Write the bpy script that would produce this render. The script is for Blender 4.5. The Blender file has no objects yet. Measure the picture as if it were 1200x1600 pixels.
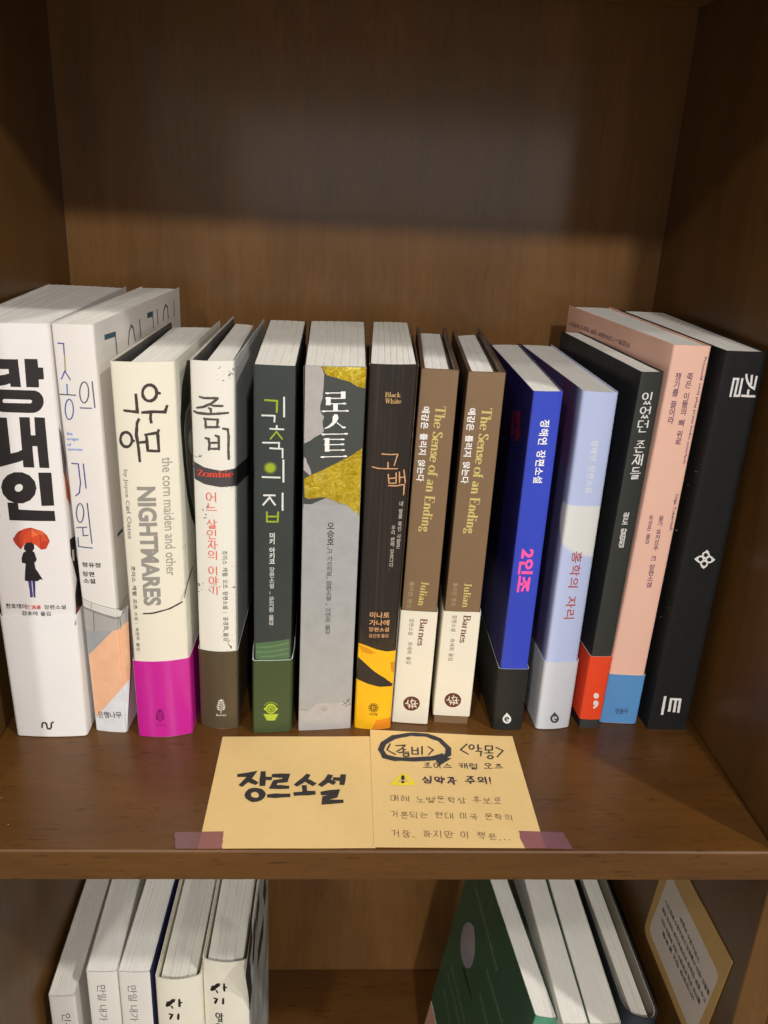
import bpy, bmesh, math, random
from mathutils import Vector, Matrix
random.seed(7)
SC = bpy.context.scene
COL = SC.collection

# ------------------------------------------------------------------ camera, light, exposure
SHELF_H = 0.3849      # clear height of one compartment
BACK = 0.2667         # depth of the shelf
XL, XR = -0.1932, 0.1874
THICK = 0.017         # board thickness
ZLOW = -0.3831        # top of the shelf below

cam_data = bpy.data.cameras.new('camera')
cam = bpy.data.objects.new('camera', cam_data)
COL.objects.link(cam)
r_ = Vector((0.997949, -0.045011, 0.045511)); u_ = Vector((-0.02628, 0.360203, 0.932504)); f_ = Vector((0.058366, 0.931787, -0.358282))
m3 = Matrix((r_, u_, -f_)).transposed()
cam.matrix_world = Matrix.Translation((-0.02059, -0.29853, 0.27799)) @ m3.to_4x4()
cam_data.sensor_fit = 'VERTICAL'
cam_data.sensor_height = 24.0
cam_data.lens = 24.0 * 1320.85 / 1600.0
cam_data.clip_start = 0.01
cam_data.clip_end = 50
SC.camera = cam

world = bpy.data.worlds.new('World')
SC.world = world
world.use_nodes = True
bg = world.node_tree.nodes['Background']
bg.inputs[0].default_value = (1.0, 0.90, 0.78, 1)
bg.inputs[1].default_value = 0.27

def lamp(name, kind, loc, target, energy, color, size, size_y=None):
    d = bpy.data.lights.new(name, kind)
    d.energy = energy; d.color = color
    if kind == 'AREA':
        d.size = size
        if size_y: d.shape = 'RECTANGLE'; d.size_y = size_y
    else:
        d.shadow_soft_size = size
    o = bpy.data.objects.new(name, d); COL.objects.link(o)
    o.location = loc
    o.rotation_euler = (Vector(target) - Vector(loc)).to_track_quat('-Z', 'Y').to_euler()
    o['label'] = ''
    return o
lamp('downlight', 'POINT', (0.33, -2.10, 1.435), (0, 0, 0), 106, (1.0, 0.965, 0.925), 0.05)
lamp('downlight', 'POINT', (-0.82, -2.10, 1.455), (0, 0, 0), 54, (1.0, 0.965, 0.925), 0.06)
lamp('downlight', 'POINT', (2.17, -2.05, 1.39), (0, 0, 0), 58, (1.0, 0.965, 0.925), 0.06)
lamp('downlight', 'POINT', (1.35, -1.20, 1.95), (0, 0, 0), 100, (1.0, 0.962, 0.915), 0.05)
lamp('downlight', 'POINT', (-1.10, -3.00, 4.00), (0, 0, 0), 110, (1.0, 0.962, 0.915), 0.12)
# unseen panels added far behind the camera, giving the lacquered back board its sheen
lamp('sheen_panel', 'AREA', (0.34, -3.0, 0.318), (0.34, 0.0, 0.318), 2.7, (1.0, 0.95, 0.9), 1.6, 0.40)
lamp('sheen_panel', 'AREA', (0.20, -3.05, 0.36), (0.20, 0.0, 0.36), 1.3, (1.0, 0.92, 0.84), 2.1, 0.50)
for l in [o for o in SC.objects if o.type == 'LIGHT']:
    del l['label']
SC.view_settings.view_transform = 'Standard'
SC.view_settings.look = 'None'
SC.view_settings.exposure = 0.0
SC.view_settings.gamma = 1.0

# ------------------------------------------------------------------ helpers
def lin(c):
    c = c / 255.0
    return c / 12.92 if c <= 0.04045 else ((c + 0.055) / 1.055) ** 2.4
def ink_colour(c):
    return (lin(c[0]), lin(c[1]), lin(c[2]), 1)
def rgb(r, g, b):
    return (lin(r), lin(g), lin(b), 1)

def empty(name, loc, label, cat, group=None):
    o = bpy.data.objects.new(name, None); COL.objects.link(o)
    o.empty_display_size = 0.02
    o.location = loc
    o['label'] = label; o['category'] = cat
    if group: o['group'] = group
    return o

def mesh_obj(name, verts, faces, mat, parent=None, smooth=False, uvs=None):
    me = bpy.data.meshes.new(name)
    me.from_pydata([tuple(v) for v in verts], [], faces)
    if uvs is not None:
        ul = me.uv_layers.new(name='uv')
        for lp in me.loops:
            ul.data[lp.index].uv = uvs[lp.vertex_index]
    me.materials.append(mat)
    if smooth:
        for p in me.polygons: p.use_smooth = True
    me.update()
    o = bpy.data.objects.new(name, me); COL.objects.link(o)
    if parent is not None:
        o.parent = parent
        o.matrix_parent_inverse = Matrix.Translation(-parent.location)
    return o

def box(name, p0, p1, mat, parent, bevel=0.0):
    bm = bmesh.new()
    bmesh.ops.create_cube(bm, size=1)
    for v in bm.verts:
        v.co = Vector([(p0[i] + p1[i]) / 2 + v.co[i] * (p1[i] - p0[i]) for i in range(3)])
    if bevel:
        bmesh.ops.bevel(bm, geom=bm.edges[:], offset=bevel, segments=3, affect='EDGES', profile=0.6)
    me = bpy.data.meshes.new(name); bm.to_mesh(me); bm.free()
    me.materials.append(mat)
    o = bpy.data.objects.new(name, me); COL.objects.link(o)
    o.parent = parent; o.matrix_parent_inverse = Matrix.Translation(-parent.location)
    return o

# ------------------------------------------------------------------ materials
def new_mat(name):
    m = bpy.data.materials.new(name); m.use_nodes = True
    nt = m.node_tree
    return m, nt, nt.nodes, nt.links, nt.nodes['Principled BSDF']

def noise(nt, vec, scale, detail=4, rough=0.5, dist=0.0):
    n = nt.nodes.new('ShaderNodeTexNoise')
    n.inputs['Scale'].default_value = scale; n.inputs['Detail'].default_value = detail
    n.inputs['Roughness'].default_value = rough; n.inputs['Distortion'].default_value = dist
    if vec is not None: nt.links.new(vec, n.inputs['Vector'])
    return n
def mapping(nt, src, scale, loc=(0, 0, 0), rot=(0, 0, 0)):
    m = nt.nodes.new('ShaderNodeMapping')
    m.inputs['Scale'].default_value = scale; m.inputs['Location'].default_value = loc; m.inputs['Rotation'].default_value = rot
    nt.links.new(src, m.inputs['Vector'])
    return m.outputs[0]
def ramp(nt, fac, stops):
    r = nt.nodes.new('ShaderNodeValToRGB')
    while len(r.color_ramp.elements) < len(stops): r.color_ramp.elements.new(0.5)
    for e, (p, c) in zip(r.color_ramp.elements, stops):
        e.position = p; e.color = c if len(c) == 4 else (*c, 1)
    nt.links.new(fac, r.inputs[0])
    return r
def mix(nt, a, b, fac, mode='MIX'):
    m = nt.nodes.new('ShaderNodeMix'); m.data_type = 'RGBA'; m.blend_type = mode
    for s, v in (('A', a), ('B', b)):
        i = [x for x in m.inputs if x.name == s and x.type == 'RGBA'][0]
        if hasattr(v, 'links') or hasattr(v, 'is_linked'): nt.links.new(v, i)
        else: i.default_value = v
    fi = [x for x in m.inputs if x.name == 'Factor' and x.type == 'VALUE'][0]
    if hasattr(fac, 'is_linked'): nt.links.new(fac, fi)
    else: fi.default_value = fac
    return [x for x in m.outputs if x.type == 'RGBA'][0]
def bump(nt, height, strength, dist, bsdf):
    b = nt.nodes.new('ShaderNodeBump'); b.inputs['Strength'].default_value = strength; b.inputs['Distance'].default_value = dist
    nt.links.new(height, b.inputs['Height']); nt.links.new(b.outputs[0], bsdf.inputs['Normal'])

def wood(name, axis, base=(0.110, 0.047, 0.010), rough=0.4, coat=0.28, coat_rough=0.22, seed=0.0, gain=1.0):
    m, nt, N, L, B = new_mat(name)
    tc = N.new('ShaderNodeTexCoord').outputs['Object']
    long_, cross = 1.0, 1.0
    def sc(a, b):
        v = [b, b, b]; v[axis] = a
        return tuple(v)
    off = (seed, seed * 1.7, seed * 0.6)
    n1 = noise(nt, mapping(nt, tc, sc(3.5, 17), off), 1.0, 5, 0.6, 1.2)      # broad bands
    n2 = noise(nt, mapping(nt, tc, sc(30, 360), off), 1.0, 3, 0.6, 0.4)       # fine fibres
    n3 = noise(nt, mapping(nt, tc, sc(95, 640), off), 1.0, 2, 0.5, 0.3)       # pores
    n4 = noise(nt, mapping(nt, tc, sc(5, 9), off), 1.0, 4, 0.6, 0.0)          # stain clouds
    b0 = tuple(x * gain for x in base)
    c1 = ramp(nt, n1.outputs[0], [(0.28, tuple(x * 0.74 for x in b0)), (0.5, b0), (0.75, (b0[0] * 1.22, b0[1] * 1.2, b0[2] * 1.15))])
    c2 = ramp(nt, n2.outputs[0], [(0.3, (0.90, 0.89, 0.87)), (0.62, (1.04, 1.03, 1.02))])
    c3 = ramp(nt, n3.outputs[0], [(0.31, (0.40, 0.36, 0.32)), (0.37, (1, 1, 1))])
    c4 = ramp(nt, n4.outputs[0], [(0.3, (0.86, 0.84, 0.82)), (0.7, (1.1, 1.1, 1.12))])
    o = mix(nt, c1.outputs[0], c2.outputs[0], 1.0, 'MULTIPLY')
    o = mix(nt, o, c3.outputs[0], 0.6 if axis == 0 else 0.22, 'MULTIPLY')
    o = mix(nt, o, c4.outputs[0], 1.0, 'MULTIPLY')
    L.new(o, B.inputs['Base Color'])
    rr = ramp(nt, n4.outputs[0], [(0.3, (rough * 0.85,) * 3), (0.7, (rough * 1.2,) * 3)])
    L.new(rr.outputs[0], B.inputs['Roughness'])
    B.inputs['Specular IOR Level'].default_value = 0.22
    B.inputs['Coat Weight'].default_value = coat; B.inputs['Coat Roughness'].default_value = coat_rough
    bump(nt, n2.outputs[0], 0.12, 0.0004, B)
    return m

def paper(name, col, rough=0.45, coat=0.0, coat_rough=0.2, mottle=0.05, extra=None, metallic=0.0):
    """printed cover paper: slight tone variation, soft gloss, faint relief"""
    m, nt, N, L, B = new_mat(name)
    tc = N.new('ShaderNodeTexCoord').outputs['Object']
    n = noise(nt, tc, 38, 5, 0.6)
    r = ramp(nt, n.outputs[0], [(0.3, (1 - mottle,) * 3), (0.7, (1 + mottle * 0.5,) * 3)])
    o = mix(nt, col, r.outputs[0], 1.0, 'MULTIPLY')
    if extra: o = extra(m, nt, N, L, B, tc, o)
    L.new(o, B.inputs['Base Color'])
    n2 = noise(nt, tc, 140, 4, 0.6)
    rr = ramp(nt, n2.outputs[0], [(0.3, (rough * 0.85,) * 3), (0.7, (min(1, rough * 1.2),) * 3)])
    L.new(rr.outputs[0], B.inputs['Roughness'])
    B.inputs['Coat Weight'].default_value = coat; B.inputs['Coat Roughness'].default_value = coat_rough
    B.inputs['Metallic'].default_value = metallic
    n3 = noise(nt, tc, 900, 2, 0.5)
    bump(nt, n3.outputs[0], 0.06, 0.0003, B)
    return m

INK = {}
def ink(col):
    key = tuple(col) if col else 'gold'
    if key in INK: return INK[key]
    if not col:
        m, nt, N, L, B = new_mat('gold_foil')
        tc = N.new('ShaderNodeTexCoord').outputs['Object']
        n1 = noise(nt, tc, 260, 6, 0.75, 1.5); n2 = noise(nt, tc, 60, 4, 0.6, 0.5)
        c = ramp(nt, n1.outputs[0], [(0.33, rgb(205, 165, 30)), (0.52, rgb(240, 212, 62)), (0.7, rgb(255, 242, 130))])
        c2 = ramp(nt, n2.outputs[0], [(0.35, (.78, .72, .6)), (0.6, (1, 1, 1))])
        L.new(mix(nt, c.outputs[0], c2.outputs[0], 1.0, 'MULTIPLY'), B.inputs['Base Color'])
        B.inputs['Metallic'].default_value = 0.7; B.inputs['Roughness'].default_value = 0.34
        a = N.new('ShaderNodeMath'); a.operation = 'ADD'
        L.new(n1.outputs[0], a.inputs[0]); L.new(n2.outputs[0], a.inputs[1])
        bump(nt, a.outputs[0], 0.7, 0.0006, B)
    else:
        m, nt, N, L, B = new_mat('print_ink')
        tc = N.new('ShaderNodeTexCoord').outputs['Object']
        n = noise(nt, tc, 160, 4, 0.6)
        r = ramp(nt, n.outputs[0], [(0.3, (0.93,) * 3), (0.7, (1.05,) * 3)])
        o = mix(nt, ink_colour(col), r.outputs[0], 1.0, 'MULTIPLY')
        L.new(o, B.inputs['Base Color'])
        B.inputs['Roughness'].default_value = 0.45
    INK[key] = m
    return m

def pencil_mat(col):
    key = ('hand',) + tuple(col)
    if key in INK: return INK[key]
    m, nt, N, L, B = new_mat('pen_ink')
    tc = N.new('ShaderNodeTexCoord').outputs['Object']
    n = noise(nt, tc, 1500, 3, 0.7)
    c = ink_colour(col)
    r = ramp(nt, n.outputs[0], [(0.42, c), (0.66, tuple(min(1, x * 1.5 + 0.03) for x in c[:3]))])
    L.new(r.outputs[0], B.inputs['Base Color']); B.inputs['Roughness'].default_value = 0.7
    INK[key] = m
    return m

def speckle(strength=1.0, tint=(0.10, 0.09, 0.085)):
    def f(m, nt, N, L, B, tc, o):
        tc = mapping(nt, tc, (1, 1, 1), (.37, .11, .053))
        n = noise(nt, tc, 620, 2, 0.4, 0.6)
        n2 = noise(nt, tc, 70, 3, 0.5)
        mm = N.new('ShaderNodeMath'); mm.operation = 'MULTIPLY'
        L.new(n.outputs[0], mm.inputs[0]); L.new(n2.outputs[0], mm.inputs[1])
        r = ramp(nt, mm.outputs[0], [(0.405, (0, 0, 0)), (0.42, (.85, .85, .85))])
        return mix(nt, o, (*tint, 1), r.outputs[0])
    return f
def cloudy(col2, scale=25, lo=0.45, hi=0.62):
    def f(m, nt, N, L, B, tc, o):
        n = noise(nt, tc, scale, 5, 0.65, 0.6)
        r = ramp(nt, n.outputs[0], [(lo, (0, 0, 0)), (hi, (1, 1, 1))])
        return mix(nt, o, col2, r.outputs[0])
    return f

def page_mat(name, col=(0.93, 0.91, 0.84), dark=0.84):
    """top of a text block: thousands of sheet edges run as fine streaks along the depth"""
    m, nt, N, L, B = new_mat(name)
    uv = N.new('ShaderNodeUVMap'); uv.uv_map = 'uv'
    a = noise(nt, mapping(nt, uv.outputs[0], (5200, 18, 1)), 1.0, 2, 0.6)
    b = noise(nt, mapping(nt, uv.outputs[0], (900, 7, 1)), 1.0, 3, 0.6)
    c = noise(nt, mapping(nt, uv.outputs[0], (60, 30, 1)), 1.0, 4, 0.6)
    ra = ramp(nt, a.outputs[0], [(0.3, (0.96,) * 3), (0.65, (1.04,) * 3)])
    rb = ramp(nt, b.outputs[0], [(0.3, (dark + 0.1,) * 3), (0.45, (1.02,) * 3)])
    rc = ramp(nt, c.outputs[0], [(0.3, (0.94, 0.93, 0.91)), (0.7, (1.02, 1.02, 1.02))])
    o = mix(nt, (*col, 1), ra.outputs[0], 1.0, 'MULTIPLY')
    o = mix(nt, o, rb.outputs[0], 1.0, 'MULTIPLY')
    o = mix(nt, o, rc.outputs[0], 1.0, 'MULTIPLY')
    L.new(o, B.inputs['Base Color']); B.inputs['Roughness'].default_value = 0.85
    s = N.new('ShaderNodeMath'); s.operation = 'ADD'
    L.new(a.outputs[0], s.inputs[0]); L.new(b.outputs[0], s.inputs[1])
    bump(nt, s.outputs[0], 0.15, 0.0003, B)
    return m

# ------------------------------------------------------------------ the bookcase
bc = empty('bookcase', (0, 0, 0), 'dark brown lacquered wooden bookcase whose open compartments hold the rows of books', 'bookcase')
W_SH = wood('walnut_shelf', 0, seed=1.3)
W_FR = wood('walnut_front', 0, base=(0.235, 0.122, 0.022), seed=4.1, coat=0.12)
W_BK = wood('walnut_back', 2, base=(0.168, 0.080, 0.022), rough=0.5, coat=0.42, coat_rough=0.12, seed=2.2)
W_SD = wood('walnut_side', 2, base=(0.125, 0.060, 0.015), rough=0.45, coat=0.15, seed=6.0)
PT = 0.0176
for z0 in (-THICK, SHELF_H, ZLOW - THICK):
    box('shelf', (XL + .0002, 0.0, z0), (XR - .0002, BACK - .0004, z0 + THICK), W_SH if z0 != SHELF_H else W_FR, bc, 0.0018)
for (a, b) in ((XL - PT - 0.36, XL - PT - .0002), (XR + PT + .0002, XR + PT + 0.36)):
    for z0 in (-THICK, SHELF_H, ZLOW - THICK):
        box('shelf', (a, 0.0, z0), (b, BACK - .0004, z0 + THICK), W_SH, bc, 0.0011)
for x0 in (XL - PT, XR, XL - 2 * PT - 0.36, XR + PT + 0.36):
    box('side_panel', (x0, -0.0006, -0.80), (x0 + PT, BACK + 0.002, 0.95), W_SD, bc, 0.0011)
for (a, b) in ((XL + .0003, XR - .0003), (XL - PT - 0.36, XL - PT - .0003), (XR + PT + .0003, XR + PT + 0.36)):
    box('back_panel', (a, BACK, -0.80), (b, BACK + 0.006, 0.95), W_BK, bc)
box('top_board', (XL - PT * 2 - .36, 0, 0.9502), (XR + 2 * PT + .36, BACK, 0.968), W_FR, bc)
box('bottom_board', (XL - PT * 2 - .36, 0, -0.818), (XR + 2 * PT + .36, BACK, -0.8002), W_FR, bc)

BOOKS = {
 '1': [[-0.1837,0.08291,0.0],[-0.14869,0.08326,0.0],[-0.18567,0.07946,0.21535],[-0.14859,0.08541,0.21535],[-0.18958,0.22769,0.0],[-0.14877,0.22804,0.0],[-0.19395,0.23281,0.21535],[-0.14882,0.22908,0.21535]],
 '2': [[-0.14507,0.08842,0.0],[-0.12841,0.08645,0.0],[-0.1481,0.08644,0.21521],[-0.12975,0.08744,0.21521],[-0.13758,0.23378,0.0],[-0.11791,0.23181,0.0],[-0.14105,0.23497,0.21521],[-0.11879,0.23702,0.21521]],
 '3': [[-0.12083,0.08376,0.0],[-0.0939,0.08651,0.0],[-0.12293,0.08362,0.19993],[-0.09498,0.08892,0.19993],[-0.11903,0.21328,0.0],[-0.09085,0.21603,0.0],[-0.11909,0.20755,0.19993],[-0.09114,0.21284,0.19993]],
 '4': [[-0.0898,0.09411,0.0],[-0.07037,0.09156,0.0],[-0.08876,0.09139,0.20027],[-0.06843,0.09328,0.20027],[-0.08632,0.22698,0.0],[-0.06787,0.22443,0.0],[-0.08557,0.22902,0.20027],[-0.06599,0.22238,0.20027]],
 '5': [[-0.06089,0.08769,0.0],[-0.04172,0.08977,0.0],[-0.05932,0.08807,0.19995],[-0.03987,0.08722,0.19995],[-0.06449,0.22302,0.0],[-0.04264,0.2251,0.0],[-0.06316,0.22537,0.19995],[-0.04077,0.22478,0.19995]],
 '6': [[-0.03721,0.08986,0.0],[-0.00878,0.09273,0.0],[-0.03606,0.08865,0.2001],[-0.00748,0.09134,0.2001],[-0.03974,0.22611,0.0],[-0.00642,0.22899,0.0],[-0.03877,0.22639,0.2001],[-0.00474,0.23195,0.2001]],
 '7': [[-0.00691,0.09336,0.0],[0.01329,0.09315,0.0],[-0.00636,0.09112,0.20158],[0.017,0.09394,0.20158],[-0.00291,0.22681,0.0],[0.02022,0.22661,0.0],[-0.00183,0.22528,0.20158],[0.02346,0.22748,0.20158]],
 '8': [[0.01465,0.09855,0.0],[0.03351,0.09682,0.0],[0.0185,0.09787,0.19873],[0.03665,0.09662,0.19873],[0.02229,0.22914,0.0],[0.04181,0.2274,0.0],[0.0268,0.22661,0.19873],[0.04495,0.22536,0.19873]],
 '9': [[0.03767,0.09901,0.0],[0.0569,0.09776,0.0],[0.04087,0.09702,0.19819],[0.05924,0.09771,0.19819],[0.0461,0.22964,0.0],[0.06419,0.22839,0.0],[0.04846,0.22223,0.19819],[0.06772,0.23445,0.19819]],
 '10': [[0.07029,0.09323,0.0],[0.08538,0.09274,0.0],[0.0716,0.09135,0.19132],[0.08675,0.09299,0.19132],[0.07069,0.22225,0.0],[0.08875,0.22176,0.0],[0.07191,0.22076,0.19132],[0.09076,0.2249,0.19132]],
 '11': [[0.09506,0.09411,0.0],[0.11338,0.09626,0.0],[0.09649,0.09541,0.19158],[0.11385,0.09401,0.19158],[0.08958,0.22181,0.0],[0.11032,0.22396,0.0],[0.09112,0.22345,0.19158],[0.11137,0.22311,0.19158]],
 '12': [[0.11946,0.09578,0.0],[0.13075,0.09557,0.0],[0.1239,0.09642,0.20132],[0.13611,0.09856,0.20132],[0.11143,0.22017,0.0],[0.12247,0.21996,0.0],[0.1145,0.21604,0.20132],[0.1256,0.21583,0.20132]],
 '13': [[0.13301,0.10091,0.0],[0.1529,0.09965,0.0],[0.1393,0.10035,0.21414],[0.15763,0.10011,0.21414],[0.12013,0.24077,0.0],[0.144,0.2395,0.0],[0.12294,0.2365,0.21414],[0.14898,0.23802,0.21414]],
 '14': [[0.15827,0.09471,0.0],[0.18072,0.09453,0.0],[0.16229,0.09373,0.21333],[0.18278,0.09461,0.21333],[0.15112,0.2344,0.0],[0.17951,0.23422,0.0],[0.1541,0.23228,0.21333],[0.18209,0.23347,0.21333]],
 'L1': [[-0.1879,0.0863,-0.38309],[-0.1717,0.0862,-0.38309],[-0.1879,0.0863,-0.1931],[-0.1717,0.0862,-0.1931],[-0.19173,0.21124,-0.38309],[-0.17553,0.21114,-0.38309],[-0.19173,0.21124,-0.1931],[-0.17553,0.21114,-0.1931]],
 'L2': [[-0.1643,0.088,-0.38309],[-0.1455,0.0879,-0.38309],[-0.1643,0.088,-0.1751],[-0.1455,0.0879,-0.1751],[-0.16902,0.21791,-0.38309],[-0.15022,0.21781,-0.38309],[-0.16902,0.21791,-0.1751],[-0.15022,0.21781,-0.1751]],
 'L3': [[-0.1451,0.0879,-0.38309],[-0.1254,0.0875,-0.38309],[-0.1451,0.0879,-0.1751],[-0.1254,0.0875,-0.1751],[-0.1424,0.21787,-0.38309],[-0.1227,0.21747,-0.38309],[-0.1424,0.21787,-0.1751],[-0.1227,0.21747,-0.1751]],
 'L4': [[-0.1226,0.0863,-0.38309],[-0.0946,0.0879,-0.38309],[-0.1226,0.0863,-0.1781],[-0.0946,0.0879,-0.1781],[-0.12092,0.21429,-0.38309],[-0.09292,0.21589,-0.38309],[-0.12092,0.21429,-0.1781],[-0.09292,0.21589,-0.1781]],
 'L5': [[-0.0944,0.0907,-0.38309],[-0.0658,0.0901,-0.38309],[-0.0944,0.0907,-0.1681],[-0.0658,0.0901,-0.1681],[-0.09377,0.2207,-0.38309],[-0.06517,0.2201,-0.38309],[-0.09377,0.2207,-0.1681],[-0.06517,0.2201,-0.1681]],
 'G': [[0.07559,0.0546,-0.38309],[0.08879,0.0524,-0.38309],[0.1051,0.0546,-0.1731],[0.1183,0.0524,-0.1731],[0.06193,0.19845,-0.38309],[0.07513,0.19625,-0.38309],[0.09144,0.19845,-0.1731],[0.10464,0.19625,-0.1731]],
 'H': [[0.08869,0.0454,-0.38309],[0.10429,0.0452,-0.38309],[0.1189,0.0454,-0.1681],[0.1345,0.0452,-0.1681],[0.08785,0.1954,-0.38309],[0.10345,0.1952,-0.38309],[0.11806,0.1954,-0.1681],[0.13366,0.1952,-0.1681]],
 'J': [[0.10469,0.0452,-0.38309],[0.12299,0.045,-0.38309],[0.1349,0.0452,-0.1681],[0.1532,0.045,-0.1681],[0.10538,0.1952,-0.38309],[0.12368,0.195,-0.38309],[0.1356,0.1952,-0.1681],[0.1539,0.195,-0.1681]],
 'K': [[0.12949,0.0575,-0.38309],[0.15049,0.0525,-0.38309],[0.159,0.0575,-0.1731],[0.18,0.0525,-0.1731],[0.12935,0.1975,-0.38309],[0.15035,0.1925,-0.38309],[0.15886,0.1975,-0.1731],[0.17986,0.1925,-0.1731]],
}
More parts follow.
